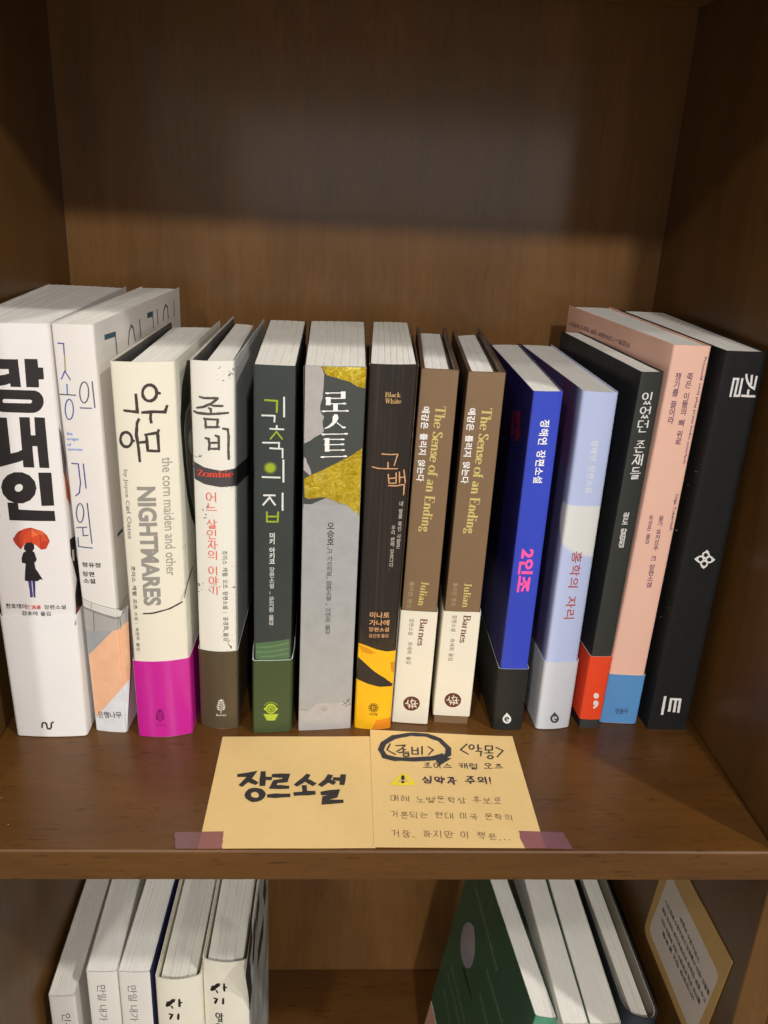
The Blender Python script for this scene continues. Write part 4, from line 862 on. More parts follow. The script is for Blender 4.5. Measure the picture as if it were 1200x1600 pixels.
_layer_jit = [0]
def place_art(parent, surf, entries, base_off, cuts=None, tune=None):
    """surf(a, b, off) -> world point; cuts = a-values where the flat art is bent round the spine"""
    for e in entries:
        kind, name, col, lay, d = e
        isl = art_geometry(kind, d)
        bm = bmesh.new()
        k = 0
        for V, F in isl:
            vs = [bm.verts.new((v[0], v[1], base_off + lay * 5e-5 + (k % 12) * 2.2e-6)) for v in V]
            k += 1
            for f in F:
                if len(set(f)) < 3: continue
                try: bm.faces.new([vs[i] for i in f])
                except ValueError: pass
        if kind == 'P': bmesh.ops.triangulate(bm, faces=bm.faces[:])
        if cuts:
            xs = [v.co.x for v in bm.verts]
            lo, hi = min(xs), max(xs)
            for c in cuts:
                if lo < c < hi:
                    bmesh.ops.bisect_plane(bm, geom=bm.verts[:] + bm.edges[:] + bm.faces[:], plane_co=(c, 0, 0), plane_no=(1, 0, 0), dist=1e-7)
        bmesh.ops.triangulate(bm, faces=bm.faces[:])
        for v in bm.verts:
            v.co = surf(v.co.x, v.co.y, v.co.z)
        me = bpy.data.meshes.new(name)
        bm.normal_update()
        bm.to_mesh(me); bm.free()
        hand = name == 'handwriting'
        me.materials.append(pencil_mat(col) if hand else ink(col))
        o = bpy.data.objects.new(name, me); COL.objects.link(o)
        o.parent = parent; o.matrix_parent_inverse = Matrix.Translation(-parent.location)
        root = parent if parent.parent is None else parent.parent

# ------------------------------------------------------------------ books
class Book:
    def __init__(s, key, bulge=.0006, corner=.0012, tc=.0004):
        s.q = [Vector(p) for p in BOOKS[key]]
        bl, br, tl, tr, bbl, bbr, tbl, tbr = s.q
        s.w = ((br - bl).length + (tr - tl).length) / 2
        s.dl = ((bbl - bl).length + (tbl - tl).length) / 2
        s.dr = ((bbr - br).length + (tbr - tr).length) / 2
        s.d = (s.dl + s.dr) / 2
        s.h = (tl - bl).length
        s.bulge, s.corner, s.tc = bulge, corner, tc
        n = Vector((0, 0, 0)) + (br - bl).cross(tl - bl)
        s.nf = n.normalized()                 # outward (toward the viewer)
        if s.nf.y > 0: s.nf = -s.nf
    def P(s, u, d, v):
        """u along the thickness, d into the shelf, v up; all in metres"""
        bl, br, tl, tr, bbl, bbr, tbl, tbr = s.q
        un, dn, vn = u / s.w, d / s.d, v / s.h
        f = (bl.lerp(br, un)).lerp(tl.lerp(tr, un), vn)
        k = (bbl.lerp(bbr, un)).lerp(tbl.lerp(tbr, un), vn)
        return f.lerp(k, dn)
    def sf(s, u):
        un = min(1, max(0, u / s.w))
        x = -s.bulge * 4 * un * (1 - un)
        r = s.corner
        e = min(u, s.w - u)
        if e < r: x += r - math.sqrt(max(0, r * r - (r - max(0, e)) ** 2))
        return x
    def cols(s):
        r = s.corner
        c = [0, r * .12, r * .35, r * .65, r]
        n = 8
        mid = [r + (s.w - 2 * r) * i / n for i in range(1, n)]
        return c + mid + [s.w - x for x in reversed(c)]
    def path(s, off=0.0, dmax=None, wrap=True):
        """outline of the wrapped cover in (u, d): left board, spine, right board; off = outward"""
        D = dmax or s.d
        pts = []
        ds = [1.0, .75, .5, .25, .08]
        nl = len(ds)
        for t in ds: pts.append((-off, D * t))
        for i, u in enumerate(s.cols()):
            un = u / s.w
            pts.append((u + off * (2 * un - 1), s.sf(u) - off))
        for t in reversed(ds): pts.append((s.w + off, D * t))
        return pts, nl

def sheet_wrap(b, names, mats, parent, v0, v1, off, thick, rows=5, dmax=None, wave=0.0, topcurve=0.0, gapside=0.0, split=True, bow=0.0):
    """folded sheet (cover, dust jacket or paper band); returns its pieces back_cover / spine / front_cover"""
    outer, nl = b.path(off, dmax); inner, _ = b.path(off - thick, dmax)
    if gapside:
        def g(pts):
            o = []
            for i, (u, d) in enumerate(pts):
                s_ = -1 if u < b.w * .5 else 1
                k = min(1, max(0, (d + .002) / .02)) * math.exp(-d / .05)
                o.append((u + s_ * gapside * k, d - (gapside * .5 if 0 < u < b.w else 0)))
            return o
        outer, inner = g(outer), g(inner)
    L = [0]
    for a, c in zip(outer, outer[1:]): L.append(L[-1] + math.hypot(c[0] - a[0], c[1] - a[1]))
    L0 = L[nl + 2]
    n = len(outer)
    segs = [(names[0], 0, nl + 2, mats[0]), (names[1], nl + 2, n - nl - 3, mats[1]), (names[2], n - nl - 3, n - 1, mats[2])] if split else [(names[1], 0, n - 1, mats[1])]
    objs = []
    for nm, i0, i1, mat in segs:
        V, F, UV = [], [], []
        m = i1 - i0 + 1
        def idx(r, i, side): return (r * m + i) * 2 + side
        for r in range(rows + 1):
            t = r / rows
            for i in range(m):
                for side, path in ((0, outer), (1, inner)):
                    u, d = path[i0 + i]
                    v = v0 + (v1 - v0) * t
                    if t == 1 and wave: v += wave * math.sin(d * 60 + u * 90)
                    bo = bow * math.sin(math.pi * min(1, max(0, d / b.d))) * (v / b.h) ** 2
                    uu = u + (bo if u > b.w * .5 else -bo)
                    V.append(b.P(uu, d, v)); UV.append((L[i0 + i] - L0, v))
        for r in range(rows):
            for i in range(m - 1):
                a, c, e, f = idx(r, i, 0), idx(r, i + 1, 0), idx(r + 1, i + 1, 0), idx(r + 1, i, 0)
                F.append((a, c, e, f))
                F.append((a + 1, f + 1, e + 1, c + 1))
        for i in range(m - 1):
            F.append((idx(rows, i, 0), idx(rows, i + 1, 0), idx(rows, i + 1, 1), idx(rows, i, 1)))
            F.append((idx(0, i, 0), idx(0, i, 1), idx(0, i + 1, 1), idx(0, i + 1, 0)))
        for r in range(rows):
            if i0 == 0: F.append((idx(r, 0, 0), idx(r + 1, 0, 0), idx(r + 1, 0, 1), idx(r, 0, 1)))
            if i1 == n - 1: F.append((idx(r, m - 1, 0), idx(r, m - 1, 1), idx(r + 1, m - 1, 1), idx(r + 1, m - 1, 0)))
        o = mesh_obj(nm, V, F, mat, parent, smooth=True, uvs=UV)
        for p in o.data.polygons:      # the thin rim stays flat
            ids = set(x % 2 for x in p.vertices)
            if len(ids) == 2: p.use_smooth = False
        if names[0] == 'paper_band':         # the cut edge shows the white core of the paper
            o.data.materials.append(RIM)
            for p in o.data.polygons:
                ids = set(x % 2 for x in p.vertices)
                if len(ids) == 2: p.material_index = 1
        objs.append(o)
        mod = o.modifiers.new('edge', 'EDGE_SPLIT'); mod.split_angle = math.radians(40)
    return objs

def page_block(b, parent, mat, rec=.0008, bot=.001, f0=(None, None), f1=(None, None), ov=.0008, sig=0, gdepth=.0012, d0=None, bend=0.0, crown=0.0002, name='page_block'):
    """sewn or glued sheets; sig = number of gatherings that part visibly at the head"""
    tc = b.tc
    a0 = tc * 1.05 if f0[0] is None else f0[0] * b.w; a1 = b.w - tc * 1.05 if f0[1] is None else f0[1] * b.w
    c0 = tc * 1.05 if f1[0] is None else f1[0] * b.w; c1 = b.w - tc * 1.05 if f1[1] is None else f1[1] * b.w
    d0 = (b.corner * .3 + tc) if d0 is None else d0
    d1 = b.d - ov
    # columns
    cols = []                                   # (fraction, groove 0..1)
    if sig:
        for k in range(sig):
            x0, x1 = k / sig, (k + 1) / sig
            for t, g in ((.012, 1), (.05, .12), (.2, 0), (.5, 0), (.8, 0), (.95, .12), (.988, 1)):
                if k == 0 and t < .1: g *= .4
                if k == sig - 1 and t > .9: g *= .4
                jx = 0
                cols.append((x0 + (x1 - x0) * t + jx, g))
    else:
        n = 46
        for i in range(n + 1): cols.append((i / n, random.uniform(0, .09) + (.12 if random.random() < .12 else 0)))
    cols.sort(key=lambda c: c[0])
    R = 12
    V, F, UV = [], [], []
    m = len(cols)
    zt = b.h - rec
    for r in range(R + 1):
        t = r / R
        d = d0 + (d1 - d0) * t
        for i, (x, g) in enumerate(cols):
            u0 = a0 + (a1 - a0) * x; u1 = c0 + (c1 - c0) * x
            u = u0 + (u1 - u0) * t + bend * math.sin(math.pi * t) * (1 if x > .5 else 1) * math.sin(math.pi * min(1, x * 1.0 + .0))
            dd = d
            if r == 0:
                dd = max(d0, b.sf(min(max(u, 0), b.w)) + tc * 1.3 if sig else d0)
            z = zt - g * gdepth + random.uniform(-1, 1) * 0.00005 - crown * (2 * x - 1) ** 2
            V.append(b.P(u, dd, z)); UV.append((u, d))
    top = len(V)
    # bottom ring + walls
    ring = [(0, i) for i in range(m)] + [(r, m - 1) for r in range(1, R + 1)] + [(R, i) for i in range(m - 2, -1, -1)] + [(r, 0) for r in range(R - 1, 0, -1)]
    for r in range(R):
        for i in range(m - 1):
            F.append((r * m + i, r * m + i + 1, (r + 1) * m + i + 1, (r + 1) * m + i))
    base = []
    for (r, i) in ring:
        t = r / R; x = cols[i][0]
        u0 = a0 + (a1 - a0) * x; u1 = c0 + (c1 - c0) * x
        u = u0 + (u1 - u0) * t; d = d0 + (d1 - d0) * t
        base.append(len(V)); V.append(b.P(u, d, bot)); UV.append((u, d))
    k = len(ring)
    for i in range(k):
        j = (i + 1) % k
        (ra, ia), (rb, ib) = ring[i], ring[j]
        F.append((ra * m + ia, base[i], base[j], rb * m + ib))
    F.append(tuple(base))
    return mesh_obj(name, V, F, mat, parent, smooth=False, uvs=UV)

PAGE = page_mat('page_edges')
PAGE_W = page_mat('page_edges_white', (0.93, 0.92, 0.87))
PAGE_G = page_mat('page_edges_grey', (0.84, 0.82, 0.74), 0.74)
INSIDE = paper('jacket_inside', rgb(62, 58, 58), 0.6)
CREAM = paper('endpaper_cream', rgb(225, 218, 196), 0.6)
CANVAS = paper('hinge_cloth', rgb(120, 106, 80), 0.8)

def surf_front(b, off0):
    def f(u, v, off):
        return b.P(u, b.sf(min(max(u, 0), b.w)) - off0 - off, v)
    return f
def surf_side(b, side, off0):
    def f(a, v, off):
        dn = a * b.d / (b.dr if side == 'R' else b.dl)
        return b.P((b.w + off0 + off) if side == 'R' else (-off0 - off), dn, v)
    return f

def make_book(key, label, mats, cover='paper', bulge=.0006, corner=.0012, tc=.0004, band=None, page=None, pg=None, group=None, name='book', inside=None, bow=0.0):
    b = Book(key, bulge, corner, tc)
    o = (b.q[0] + b.q[1]) / 2
    t = empty(name, o, label, 'book', group)
    bpy.context.view_layer.update()
    back, spine, front = mats
    sheet_wrap(b, ('back_cover', 'spine', 'front_cover'), (back, spine, front), t, 0.0, b.h, 0.0, tc, bow=bow)
    if inside:                                # lining of a jacket: turned-in flap behind the boards
        bi = sheet_wrap(b, ('lining', 'lining', 'lining'), (inside,) * 3, t, .001, b.h - .0008, -tc - .00015, .0006, dmax=b.d * .97, split=False, bow=bow)
    page_block(b, t, page or PAGE, **(pg or {}))
    boff = 0
    if band:
        kw = dict(band); m = kw.pop('mat'); v0 = kw.pop('v0', 0.0005); v1 = kw.pop('v1'); boff = kw.pop('off', .0006)
        gs = kw.get('gapside', 0); sh = kw.pop('sheet', .00022)
        sheet_wrap(b, ('paper_band',) * 3, (m,) * 3, t, v0, v1, boff, sh, rows=3, dmax=b.d * .985, split=False, **kw)
        boff += gs * .5
    for sfx in 'FBRL':
        if key + sfx not in ART: continue
        if sfx == 'F': s = surf_front(b, .00004); cuts = b.cols()
        elif sfx == 'B': s = surf_front(b, boff + .00004); cuts = b.cols()
        else: s = surf_side(b, sfx, .00004); cuts = None
        place_art(t, s, ART[key + sfx], 0.0, cuts)
    return b, t

def uvcolor(name, fn, rough=.4, coat=.3, coat_rough=.2):
    """cover artwork driven by the unrolled cover coordinate (x from the left spine edge, y up), metres"""
    m, nt, N, L, B = new_mat(name)
    uv = N.new('ShaderNodeUVMap'); uv.uv_map = 'uv'
    sep = N.new('ShaderNodeSeparateXYZ'); L.new(uv.outputs[0], sep.inputs[0])
    tc = N.new('ShaderNodeTexCoord').outputs['Object']
    L.new(fn(nt, N, L, uv.outputs[0], sep.outputs[0], sep.outputs[1], tc), B.inputs['Base Color'])
    B.inputs['Roughness'].default_value = rough
    B.inputs['Coat Weight'].default_value = coat; B.inputs['Coat Roughness'].default_value = coat_rough
    n3 = noise(nt, tc, 700, 2, 0.5); bump(nt, n3.outputs[0], 0.05, 0.0003, B)
    return m
def mrange(nt, v, a, b, c=0.0, d=1.0, smooth=True):
    r = nt.nodes.new('ShaderNodeMapRange'); r.interpolation_type = 'SMOOTHSTEP' if smooth else 'LINEAR'
    nt.links.new(v, r.inputs[0])
    for i, x in zip((1, 2, 3, 4), (a, b, c, d)): r.inputs[i].default_value = x
    return r.outputs[0]

RIM = paper('paper_core', rgb(240, 240, 232), .7)
WHITE = paper('white_cover', rgb(233, 228, 224), .4, .25, .25, .02)
# 1
c1 = paper('white_glossy', rgb(233, 228, 226), .38, .3, .2, .02)
make_book('1', 'thickest white book, huge black title and a girl under a red umbrella on its spine', (c1, c1, c1), bulge=.0012, corner=.0018,
          band=dict(mat=paper('white_band', rgb(238, 236, 234), .42, .2, .25, .02), v1=.0716, off=.0007), page=PAGE_W, pg=dict(rec=.0006), group=None)
# 2
c2 = paper('offwhite_matte', rgb(230, 225, 219), .42, .2, .25, .02)
make_book('2', 'off-white book with thin blue line lettering above a drawn stone ledge and orange diagonal', (c2, c2, c2), bulge=.0008, page=PAGE, pg=dict(rec=.0006))
# 3
c3 = paper('cream_jacket', rgb(233, 227, 208), .42, .2, .22, .02)
c3r = paper('cream_jacket_front', rgb(222, 222, 208), .42, .2, .22, .03, extra=speckle())
make_book('3', 'cream hardback lettered NIGHTMARES in grey, its foot wrapped in magenta', (c3, c3, c3r), bulge=.0024, corner=.0012, tc=.0005, inside=INSIDE,
          band=dict(mat=paper('magenta_band', rgb(203, 30, 152), .36, .8, .17, .02), v1=.0464, off=.0006), page=PAGE,
          pg=dict(rec=.0034, f0=(.19, .86), f1=(.07, .90), ov=.004, d0=.001))
# 4
c4 = paper('speckled_jacket', rgb(234, 230, 218), .45, .15, .25, .02, extra=speckle())
c4r = paper('speckled_jacket_front', rgb(205, 208, 204), .45, .15, .25, .03, extra=speckle())
make_book('4', 'white speckled hardback with a black stripe across its spine reading Zombie in red', (c4, c4, c4r), bulge=.0022, corner=.0012, tc=.0005, inside=INSIDE,
          band=dict(mat=paper('olive_band', rgb(84, 72, 52), .38, .35, .2, .05, extra=speckle(1, (.03, .025, .02))), v1=.0483, off=.0006), page=PAGE,
          pg=dict(rec=.0034, f0=(.27, .86), f1=(.12, .68), ov=.004, d0=.001))
# 5
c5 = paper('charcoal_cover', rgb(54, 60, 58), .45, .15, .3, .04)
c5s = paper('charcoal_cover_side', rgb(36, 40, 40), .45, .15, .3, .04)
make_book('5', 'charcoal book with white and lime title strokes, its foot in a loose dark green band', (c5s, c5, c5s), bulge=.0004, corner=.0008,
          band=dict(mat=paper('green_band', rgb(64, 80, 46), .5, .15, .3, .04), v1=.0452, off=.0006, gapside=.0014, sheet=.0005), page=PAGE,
          pg=dict(rec=.0001, f0=(.012, .988), f1=(.03, .97), sig=5, gdepth=.0005, d0=.0004, bend=.0007))
# 6
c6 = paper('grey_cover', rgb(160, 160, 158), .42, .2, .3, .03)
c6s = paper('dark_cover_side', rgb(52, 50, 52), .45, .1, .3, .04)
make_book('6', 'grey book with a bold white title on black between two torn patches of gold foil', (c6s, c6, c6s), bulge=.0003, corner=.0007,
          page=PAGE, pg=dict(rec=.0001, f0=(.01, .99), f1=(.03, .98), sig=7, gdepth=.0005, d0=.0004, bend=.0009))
# 7
def painted_gloss_streaks(m, nt, N, L, B, tc, o):  # vertical gloss reflections painted as lighter streaks in the colour
    n = noise(nt, mapping(nt, tc, (700, 700, 2.5)), 1.0, 3, .6)
    r = ramp(nt, n.outputs[0], [(.55, (0, 0, 0)), (.75, (.35, .35, .35))])
    return mix(nt, o, rgb(92, 72, 52), r.outputs[0])
c7 = paper('glossy_brown_black', rgb(36, 29, 26), .3, .8, .09, .08, extra=painted_gloss_streaks)
make_book('7', 'glossy brown-black book with small words Black White in gold and bright yellow at the foot', (c7, c7, c7), bulge=.0016, corner=.0014,
          page=PAGE, pg=dict(rec=.0004, f0=(.03, .95), f1=(.08, .90), sig=7, gdepth=.0005, d0=.0012, bend=.0006))
# 8, 9 : the same edition twice
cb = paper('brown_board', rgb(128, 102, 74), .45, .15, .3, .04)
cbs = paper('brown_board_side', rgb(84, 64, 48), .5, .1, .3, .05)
cream_b = paper('cream_band', rgb(234, 227, 208), .45, .15, .3, .03)
for key, lb, v0 in (('8', 'brown hardback The Sense of an Ending right beside the glossy book with yellow foot', .0006), ('9', 'brown hardback The Sense of an Ending nearer the blue book, its cream band raised', .0052)):
    b8, t8 = make_book(key, lb, (cbs, cb, cbs), bulge=.0002, corner=.0008, tc=.0019, group='two copies of the brown hardback',
                       band=dict(mat=cream_b, v0=v0, v1=.0704, off=.0006), page=PAGE_W,
                       pg=dict(rec=.0030, f0=(.13, .80), f1=(.13, .80), ov=.004, d0=.0022, sig=3, gdepth=.0004))
    sheet_wrap(b8, ('lining',) * 3, (CANVAS,) * 3, t8, .003, b8.h - .0034, -.0026, .0005, dmax=b8.d * .95, split=False)
# 10
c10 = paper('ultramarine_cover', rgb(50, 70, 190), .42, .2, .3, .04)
c10s = paper('ultramarine_cover_shaded', rgb(26, 26, 104), .42, .2, .3, .05)  # same blue darkened: shade beside the neighbouring book put into the colour
blackb = paper('black_band', rgb(28, 30, 28), .5, .15, .3, .05)
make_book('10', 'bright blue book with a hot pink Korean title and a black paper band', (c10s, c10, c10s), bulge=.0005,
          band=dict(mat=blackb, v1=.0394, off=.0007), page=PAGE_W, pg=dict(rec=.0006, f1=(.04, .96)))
# 11
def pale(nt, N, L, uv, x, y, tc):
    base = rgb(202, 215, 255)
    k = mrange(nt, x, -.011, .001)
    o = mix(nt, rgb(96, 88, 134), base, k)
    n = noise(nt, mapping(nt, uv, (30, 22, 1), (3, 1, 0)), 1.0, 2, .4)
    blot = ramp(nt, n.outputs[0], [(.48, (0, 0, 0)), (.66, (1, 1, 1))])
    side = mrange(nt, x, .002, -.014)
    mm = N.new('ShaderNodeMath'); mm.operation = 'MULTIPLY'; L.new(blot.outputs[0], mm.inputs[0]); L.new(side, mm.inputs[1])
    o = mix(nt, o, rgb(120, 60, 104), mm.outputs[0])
    # pale disc printed across the spine
    s = N.new('ShaderNodeVectorMath'); s.operation = 'SUBTRACT'; L.new(uv, s.inputs[0]); s.inputs[1].default_value = (.0205, .1260, 0)
    sc = N.new('ShaderNodeVectorMath'); sc.operation = 'MULTIPLY'; L.new(s.outputs[0], sc.inputs[0]); sc.inputs[1].default_value = (.75, 1, 0)
    ln = N.new('ShaderNodeVectorMath'); ln.operation = 'LENGTH'; L.new(sc.outputs[0], ln.inputs[0])
    disc = mrange(nt, ln.outputs['Value'], .0225, .0195)
    up = mrange(nt, y, .134, .1325)
    m3_ = N.new('ShaderNodeMath'); m3_.operation = 'MULTIPLY'; L.new(disc, m3_.inputs[0]); L.new(up, m3_.inputs[1])
    return mix(nt, o, rgb(240, 242, 240), m3_.outputs[0])
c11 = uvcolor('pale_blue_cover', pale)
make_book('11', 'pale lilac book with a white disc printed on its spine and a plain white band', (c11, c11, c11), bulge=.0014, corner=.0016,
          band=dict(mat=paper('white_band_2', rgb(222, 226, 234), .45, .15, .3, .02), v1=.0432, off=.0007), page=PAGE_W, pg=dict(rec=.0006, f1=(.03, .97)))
# 12
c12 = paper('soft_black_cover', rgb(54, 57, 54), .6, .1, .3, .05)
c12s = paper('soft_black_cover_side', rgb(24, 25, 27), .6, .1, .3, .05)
make_book('12', 'slim dark grey book with an orange-red band bearing a white semicolon', (c12s, c12, c12s), bulge=.0004,
          band=dict(mat=paper('orange_band', rgb(250, 78, 38), .45, .15, .3, .03), v0=.0058, v1=.0459, off=.0005), page=PAGE_W, pg=dict(rec=.0006))
# 13
c13 = paper('salmon_cover', rgb(255, 205, 184), .5, .1, .3, .03)
make_book('13', 'salmon pink book with purple Korean and Polish lettering and a sky-blue paper band', (c13, c13, c13), bulge=.0004,
          band=dict(mat=paper('blue_band', rgb(96, 158, 218), .45, .15, .3, .03), v1=.0321, off=.0006), page=PAGE_W, pg=dict(rec=.0006, f1=(.03, .97)))
# 14
c14 = paper('black_cover', rgb(15, 16, 16), .7, .03, .35, .12)
BLACK_BOOK = make_book('14', 'wide plain black book with a white knot emblem, against the right side of the case', (c14, c14, c14), bulge=.0002, corner=.0006,
          page=PAGE_W, pg=dict(rec=.0006, f1=(.02, .98)))[1]

# ------------------------------------------------------------------ books on the shelf below
lw = paper('lower_white', rgb(226, 222, 214), .45, .15, .3, .03)
navy = paper('navy_cover', rgb(34, 40, 92), .45, .2, .3, .04)
make_book('L1', 'low thin white book at the left end of the shelf below', (lw, lw, lw), page=PAGE, pg=dict(rec=.0005))
make_book('L2', 'white paperback on the lower shelf between the low thin one and the navy-backed one', (lw, lw, lw), page=PAGE, pg=dict(rec=.0005), group='two copies of the white paperback')
make_book('L3', 'white paperback on the lower shelf whose cover edge shows navy blue', (lw, lw, navy), page=PAGE, pg=dict(rec=.0005), group='two copies of the white paperback')
lc = paper('ivory_jacket', rgb(232, 226, 208), .45, .15, .3, .03)
lcr = paper('ivory_jacket_front', rgb(200, 204, 200), .45, .15, .3, .03, extra=cloudy(rgb(120, 126, 124), 22, .42, .7))
make_book('L4', 'ivory hardback with brush lettering next to the navy cover on the lower shelf', (lc, lc, lc), bulge=.0028, corner=.0014, tc=.0007, inside=CREAM, page=PAGE_G, group='two copies of the ivory hardback',
          pg=dict(rec=.0032, f0=(.10, .86), f1=(.10, .90), ov=.004, d0=.0015, sig=4, gdepth=.0007))
make_book('L5', 'ivory hardback with grey brushed front cover, rightmost of the lower left row', (lc, lc, lcr), bulge=.0028, corner=.0014, tc=.0007, inside=CREAM, page=PAGE_G, group='two copies of the ivory hardback',
          pg=dict(rec=.0032, f0=(.10, .86), f1=(.10, .90), ov=.004, d0=.0015, sig=4, gdepth=.0007))
gc = paper('forest_green_cover', rgb(46, 86, 62), .45, .15, .3, .05)
gsp = paper('teal_spine', rgb(84, 150, 120), .45, .15, .3, .04)
make_book('G', 'leaning dark green book with a grey disc on its cover, on the lower shelf', (gc, gsp, gc), page=PAGE, pg=dict(rec=.0005),
          band=dict(mat=paper('rose_band', rgb(214, 164, 142), .5, .1, .3, .03), v1=.047, off=.0006))
gw = paper('plain_white_cover', rgb(222, 220, 206), .45, .15, .3, .03)
gk = paper('slate_green_cover', rgb(50, 84, 70), .45, .15, .3, .03)
make_book('H', 'leaning white book directly to the right of the dark green book', (gw, gw, gk), page=PAGE, pg=dict(rec=.0004))
make_book('J', 'leaning white book beside the dark rounded hardback on the lower shelf', (gw, gw, gw), page=PAGE, pg=dict(rec=.0004))
kc = paper('blue_black_jacket', rgb(44, 50, 58), .4, .3, .2, .05)
make_book('K', 'dark blue-grey round-cornered hardback at the right end of the leaning books', (kc, kc, kc), bulge=.003, corner=.006, tc=.0009, inside=paper('pale_lining', rgb(176, 168, 152), .6), page=PAGE_G,
          pg=dict(rec=.0034, f0=(.30, .74), f1=(.20, .72), ov=.004, d0=.002, sig=2, gdepth=.0005))

# ------------------------------------------------------------------ notes on the shelf
def note_paper_mat(name, col):
    def ex(m, nt, N, L, B, tc, o):
        n = noise(nt, tc, 520, 3, .7)
        r = ramp(nt, n.outputs[0], [(.30, (.86, .82, .76)), (.40, (1, 1, 1))])
        n2 = noise(nt, tc, 26, 3, .6)
        r2 = ramp(nt, n2.outputs[0], [(.3, (.95, .94, .92)), (.7, (1.02, 1.02, 1.02))])
        o = mix(nt, o, r.outputs[0], .6, 'MULTIPLY')
        return mix(nt, o, r2.outputs[0], 1.0, 'MULTIPLY')
    return paper(name, col, .75, 0, .3, .02, extra=ex)
KRAFT = note_paper_mat('kraft_note', rgb(228, 196, 134))
def lay(xy, ht):
    """height of the note paper above the shelf at a point"""
    return .0004 + ht(xy[0], xy[1])
def note(key, corners, ht, label):
    c = [Vector(p) for p in corners]          # bl, br, tr, tl
    t = empty('note', (sum((p.x for p in c)) / 4, sum((p.y for p in c)) / 4, 0), label, 'note', 'kraft notes taped to the shelf')
    n = 14
    V, F = [], []
    for lay_ in (0, 1):
        for i in range(n + 1):
            for j in range(n + 1):
                p = c[0].lerp(c[1], i / n).lerp(c[3].lerp(c[2], i / n), j / n)
                V.append((p.x, p.y, .0004 + ht(i / n, j / n) - lay_ * .00018))
    N1 = (n + 1) ** 2
    for i in range(n):
        for j in range(n):
            a = i * (n + 1) + j; q = (a, a + n + 1, a + n + 2, a + 1)
            F.append(q); F.append(tuple(x + N1 for x in reversed(q)))
    for i in range(n):
        for a, b in (((i) * (n + 1), (i + 1) * (n + 1)), ((i + 1) * (n + 1) + n, i * (n + 1) + n), (i + 1, i), (n * (n + 1) + i, n * (n + 1) + i + 1)):
            F.append((a, a + N1, b + N1, b))
    mesh_obj('sheet', V, F, KRAFT, t, smooth=False)
    # printed marks follow the paper
    def inv(x, y):
        i = (x - (c[0].x + c[3].x) / 2) / ((c[1].x + c[2].x - c[0].x - c[3].x) / 2)
        j = (y - (c[0].y + c[1].y) / 2) / ((c[3].y + c[2].y - c[0].y - c[1].y) / 2)
        return i, j
    def s(x, y, off):
        i, j = inv(x, y)
        # piecewise linear, the same as the sheet
        def hh(i, j):
            i = min(max(i, 0), .9999) * n; j = min(max(j, 0), .9999) * n
            i0, j0 = int(i), int(j); a, b = i - i0, j - j0
            g = lambda p, q: ht(p / n, q / n)
            return (g(i0, j0) * (1 - a) + g(i0 + 1, j0) * a) * (1 - b) + (g(i0, j0 + 1) * (1 - a) + g(i0 + 1, j0 + 1) * a) * b
        return Vector((x, y, .0004 + hh(i, j) + .00009 + off))
    place_art(t, s, ART[key], 0.0, None)
    return t
note('note1', [(-.0771, .0012), (.0018, .0018), (.0019, .0831), (-.0770, .0823)],
     lambda i, j: .0010 * max(0, j - .6) ** 2 * 6 * (0.4 + i * .6) + .0001 * math.sin(i * 5) ** 2, 'square kraft paper note at the left with large black brush lettering')
note('note2', [(.0011, .0020), (.0792, .0017), (.0794, .0839), (.0018, .0879)],
     lambda i, j: .00035 + .0016 * max(0, j - .55) ** 2 * 5 * (1 - i * .6) + .0006 * max(0, i - .7) ** 2 * 10 * min(1, max(0, j - .18) * 2), 'kraft paper note at the right covered in small handwriting with a yellow warning triangle')

def tape(corners, z, label, mat):
    c = corners
    t_pts = []
    random.seed(int(abs(c[0][0]) * 1e5))
    # torn short ends
    def edge(a, b, n, amp):
        r = []
        for i in range(n + 1):
            p = Vector(a).lerp(Vector(b), i / n)
            r.append((p.x + (random.uniform(-amp, amp) if 0 < i < n else 0), p.y))
        return r
    pts = edge(c[0], c[1], 1, 0) + edge(c[1], c[2], 7, .0005)[1:] + edge(c[2], c[3], 1, 0)[1:] + edge(c[3], c[0], 7, .0005)[1:-1]
    n = len(pts)
    V = [(x, y, z(x)) for x, y in pts] + [(x, y, z(x) - .0001) for x, y in pts]
    F = [tuple(range(n)), tuple(range(2 * n - 1, n - 1, -1))] + [(i, i + n, (i + 1) % n + n, (i + 1) % n) for i in range(n)]
    o = mesh_obj('washi_tape', V, F, mat)
    bm = bmesh.new(); bm.from_mesh(o.data); bmesh.ops.recalc_face_normals(bm, faces=bm.faces[:]); bmesh.ops.triangulate(bm, faces=[f for f in bm.faces if len(f.verts) > 4]); bm.to_mesh(o.data); bm.free()
    o['label'] = label; o['category'] = 'tape'; o['group'] = 'strips of purple-brown tape'
def tape_ex(x0, side):
    def ex(m, nt, N, L, B, tc, o):
        sep = N.new('ShaderNodeSeparateXYZ'); L.new(tc, sep.inputs[0])
        k = mrange(nt, sep.outputs[0], x0 - .0002, x0 + .0002)
        a, b = (rgb(112, 74, 76), rgb(140, 86, 80)) if side < 0 else (rgb(140, 84, 82), rgb(114, 74, 80))
        return mix(nt, a, b, k)
    return ex
tape([(-.0870, .0007), (-.0664, .0008), (-.0672, .0115), (-.0889, .0110)], lambda x: .00075, 'strip of purple-brown tape over the left note', paper('tape_left', rgb(130, 82, 82), .4, .5, .18, .04, extra=tape_ex(-.0772, -1)))
tape([(.0700, .0014), (.0919, .0010), (.0900, .0118), (.0689, .0123)], lambda x: .00105 if x < .0785 else .00088, 'strip of purple-brown tape over the right note', paper('tape_right', rgb(130, 82, 82), .4, .5, .18, .04, extra=tape_ex(.0792, 1)))

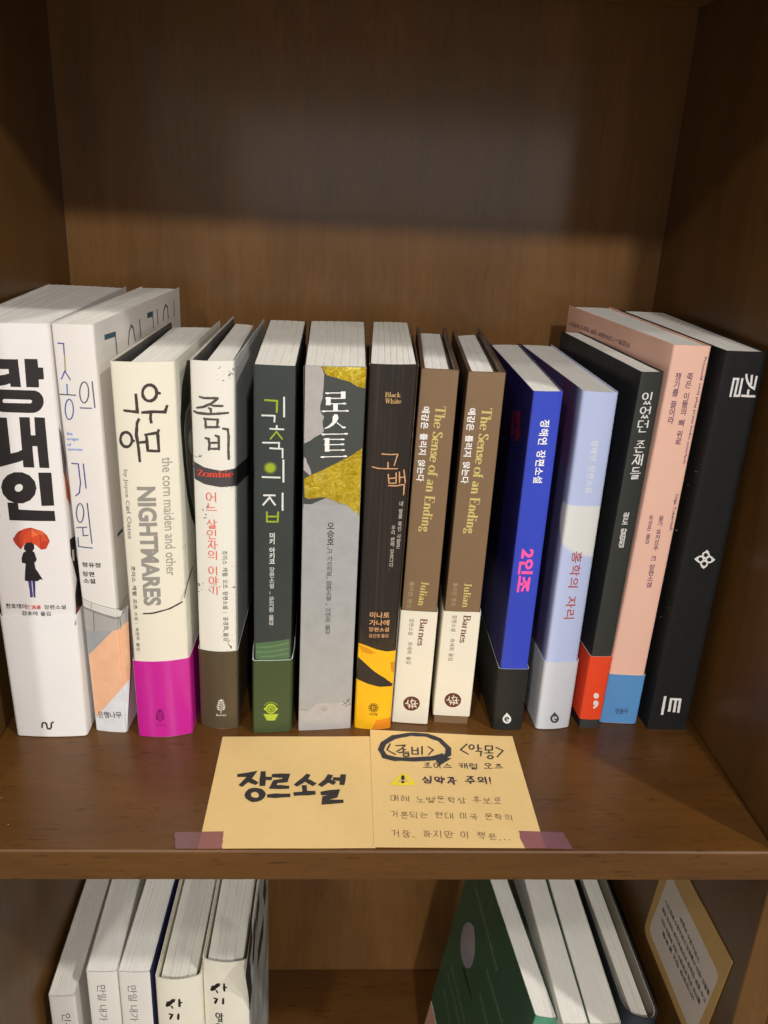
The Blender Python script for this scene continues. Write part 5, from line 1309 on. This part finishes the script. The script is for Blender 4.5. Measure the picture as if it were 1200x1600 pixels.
# ------------------------------------------------------------------ card pasted on the right side panel below
def rounded(q, r, n=5):
    out = []
    for i in range(4):
        p = Vector(q[i]); a = Vector(q[i - 1]); b = Vector(q[(i + 1) % 4])
        rr = r[i] if isinstance(r, (list, tuple)) else r
        if rr <= 0: out.append(p); continue
        p0 = p + (a - p).normalized() * rr; p1 = p + (b - p).normalized() * rr
        for k in range(n + 1):
            t = k / n
            out.append(p0.lerp(p, t).lerp(p.lerp(p1, t), t))
    return out
ct = empty('quote_card', (XR, .062, -.12), 'tan card with a white printed label, pasted on the right side panel under the shelf', 'card')
def card_piece(name, q, x, th, mat, r):
    pts = rounded(q, r); n = len(pts)
    def warp(y, z): return 0.0
    V = [(x - warp(p.x, p.y), p.x, p.y) for p in pts] + [(x + th, p.x, p.y) for p in pts]
    F = [tuple(range(n)), tuple(range(2 * n - 1, n - 1, -1))] + [(i, i + n, (i + 1) % n + n, (i + 1) % n) for i in range(n)]
    o = mesh_obj(name, V, F, mat, ct)
    bm = bmesh.new(); bm.from_mesh(o.data); bmesh.ops.recalc_face_normals(bm, faces=bm.faces[:]); bm.to_mesh(o.data); bm.free()
card_piece('card_sheet', [(.0109, -.0805), (.0215, -.1638), (.1074, -.1640), (.0965, -.0832)], XR - .0008, .0006, paper('tan_card', rgb(202, 162, 96), .6, 0, .3, .04), [.001, .001, .008, .006])
card_piece('printed_label', [(.0182, -.0985), (.0276, -.1565), (.1005, -.1560), (.0895, -.0990)], XR - .00095, .00012, paper('label_white', rgb(222, 208, 196), .6, 0, .3, .02), .006)
place_art(ct, lambda a, b, off: Vector((XR - .0010 - off, a, b)), ART['card'], 0.0, None)

# lint on the black cover, beside the spine edge
b14 = Book('14')
V, F = [], []
random.seed(5)
for i in range(9):
    v = random.uniform(.04, .205); d = random.uniform(.001, .012)
    a = b14.P(-.00012, d, v); l = random.uniform(.0008, .0022)
    e = a + Vector((-random.uniform(.2, .8) * l, -random.uniform(.2, 1) * l, random.uniform(-.6, .6) * l)); m_ = a.lerp(e, .5) + Vector((0, 0, random.uniform(-.0003, .0003)))
    k = len(V); w_ = Vector((0, .00002, .00005))
    V += [a - w_, a + w_, m_ - w_, m_ + w_, e - w_, e + w_]
    F += [(k, k + 1, k + 3, k + 2), (k + 2, k + 3, k + 5, k + 4)]
lint = mesh_obj('lint', V, F, paper('lint_pale', rgb(210, 200, 185), .9), BLACK_BOOK)
lint['kind'] = 'stuff'

# stray dust specks on the shelf board, uncountable
random.seed(11)
V, F = [], []
for i in range(46):
    x, y = random.uniform(-.18, .18), random.uniform(.004, .085)
    s = random.choice([.00012, .00016, .0002, .0003])
    k = len(V)
    V += [(x - s, y - s * .5, .00012), (x + s, y - s * .3, .00012), (x + s * .3, y + s, .00012), (x, y, .00012 + s)]
    F += [(k, k + 1, k + 3), (k + 1, k + 2, k + 3), (k + 2, k, k + 3)]
du = mesh_obj('dust', V, F, paper('dust_grey', rgb(170, 150, 130), .9))
du['label'] = 'pale dust specks scattered over the shelf board in front of the books'; du['category'] = 'dust'; du['kind'] = 'stuff'
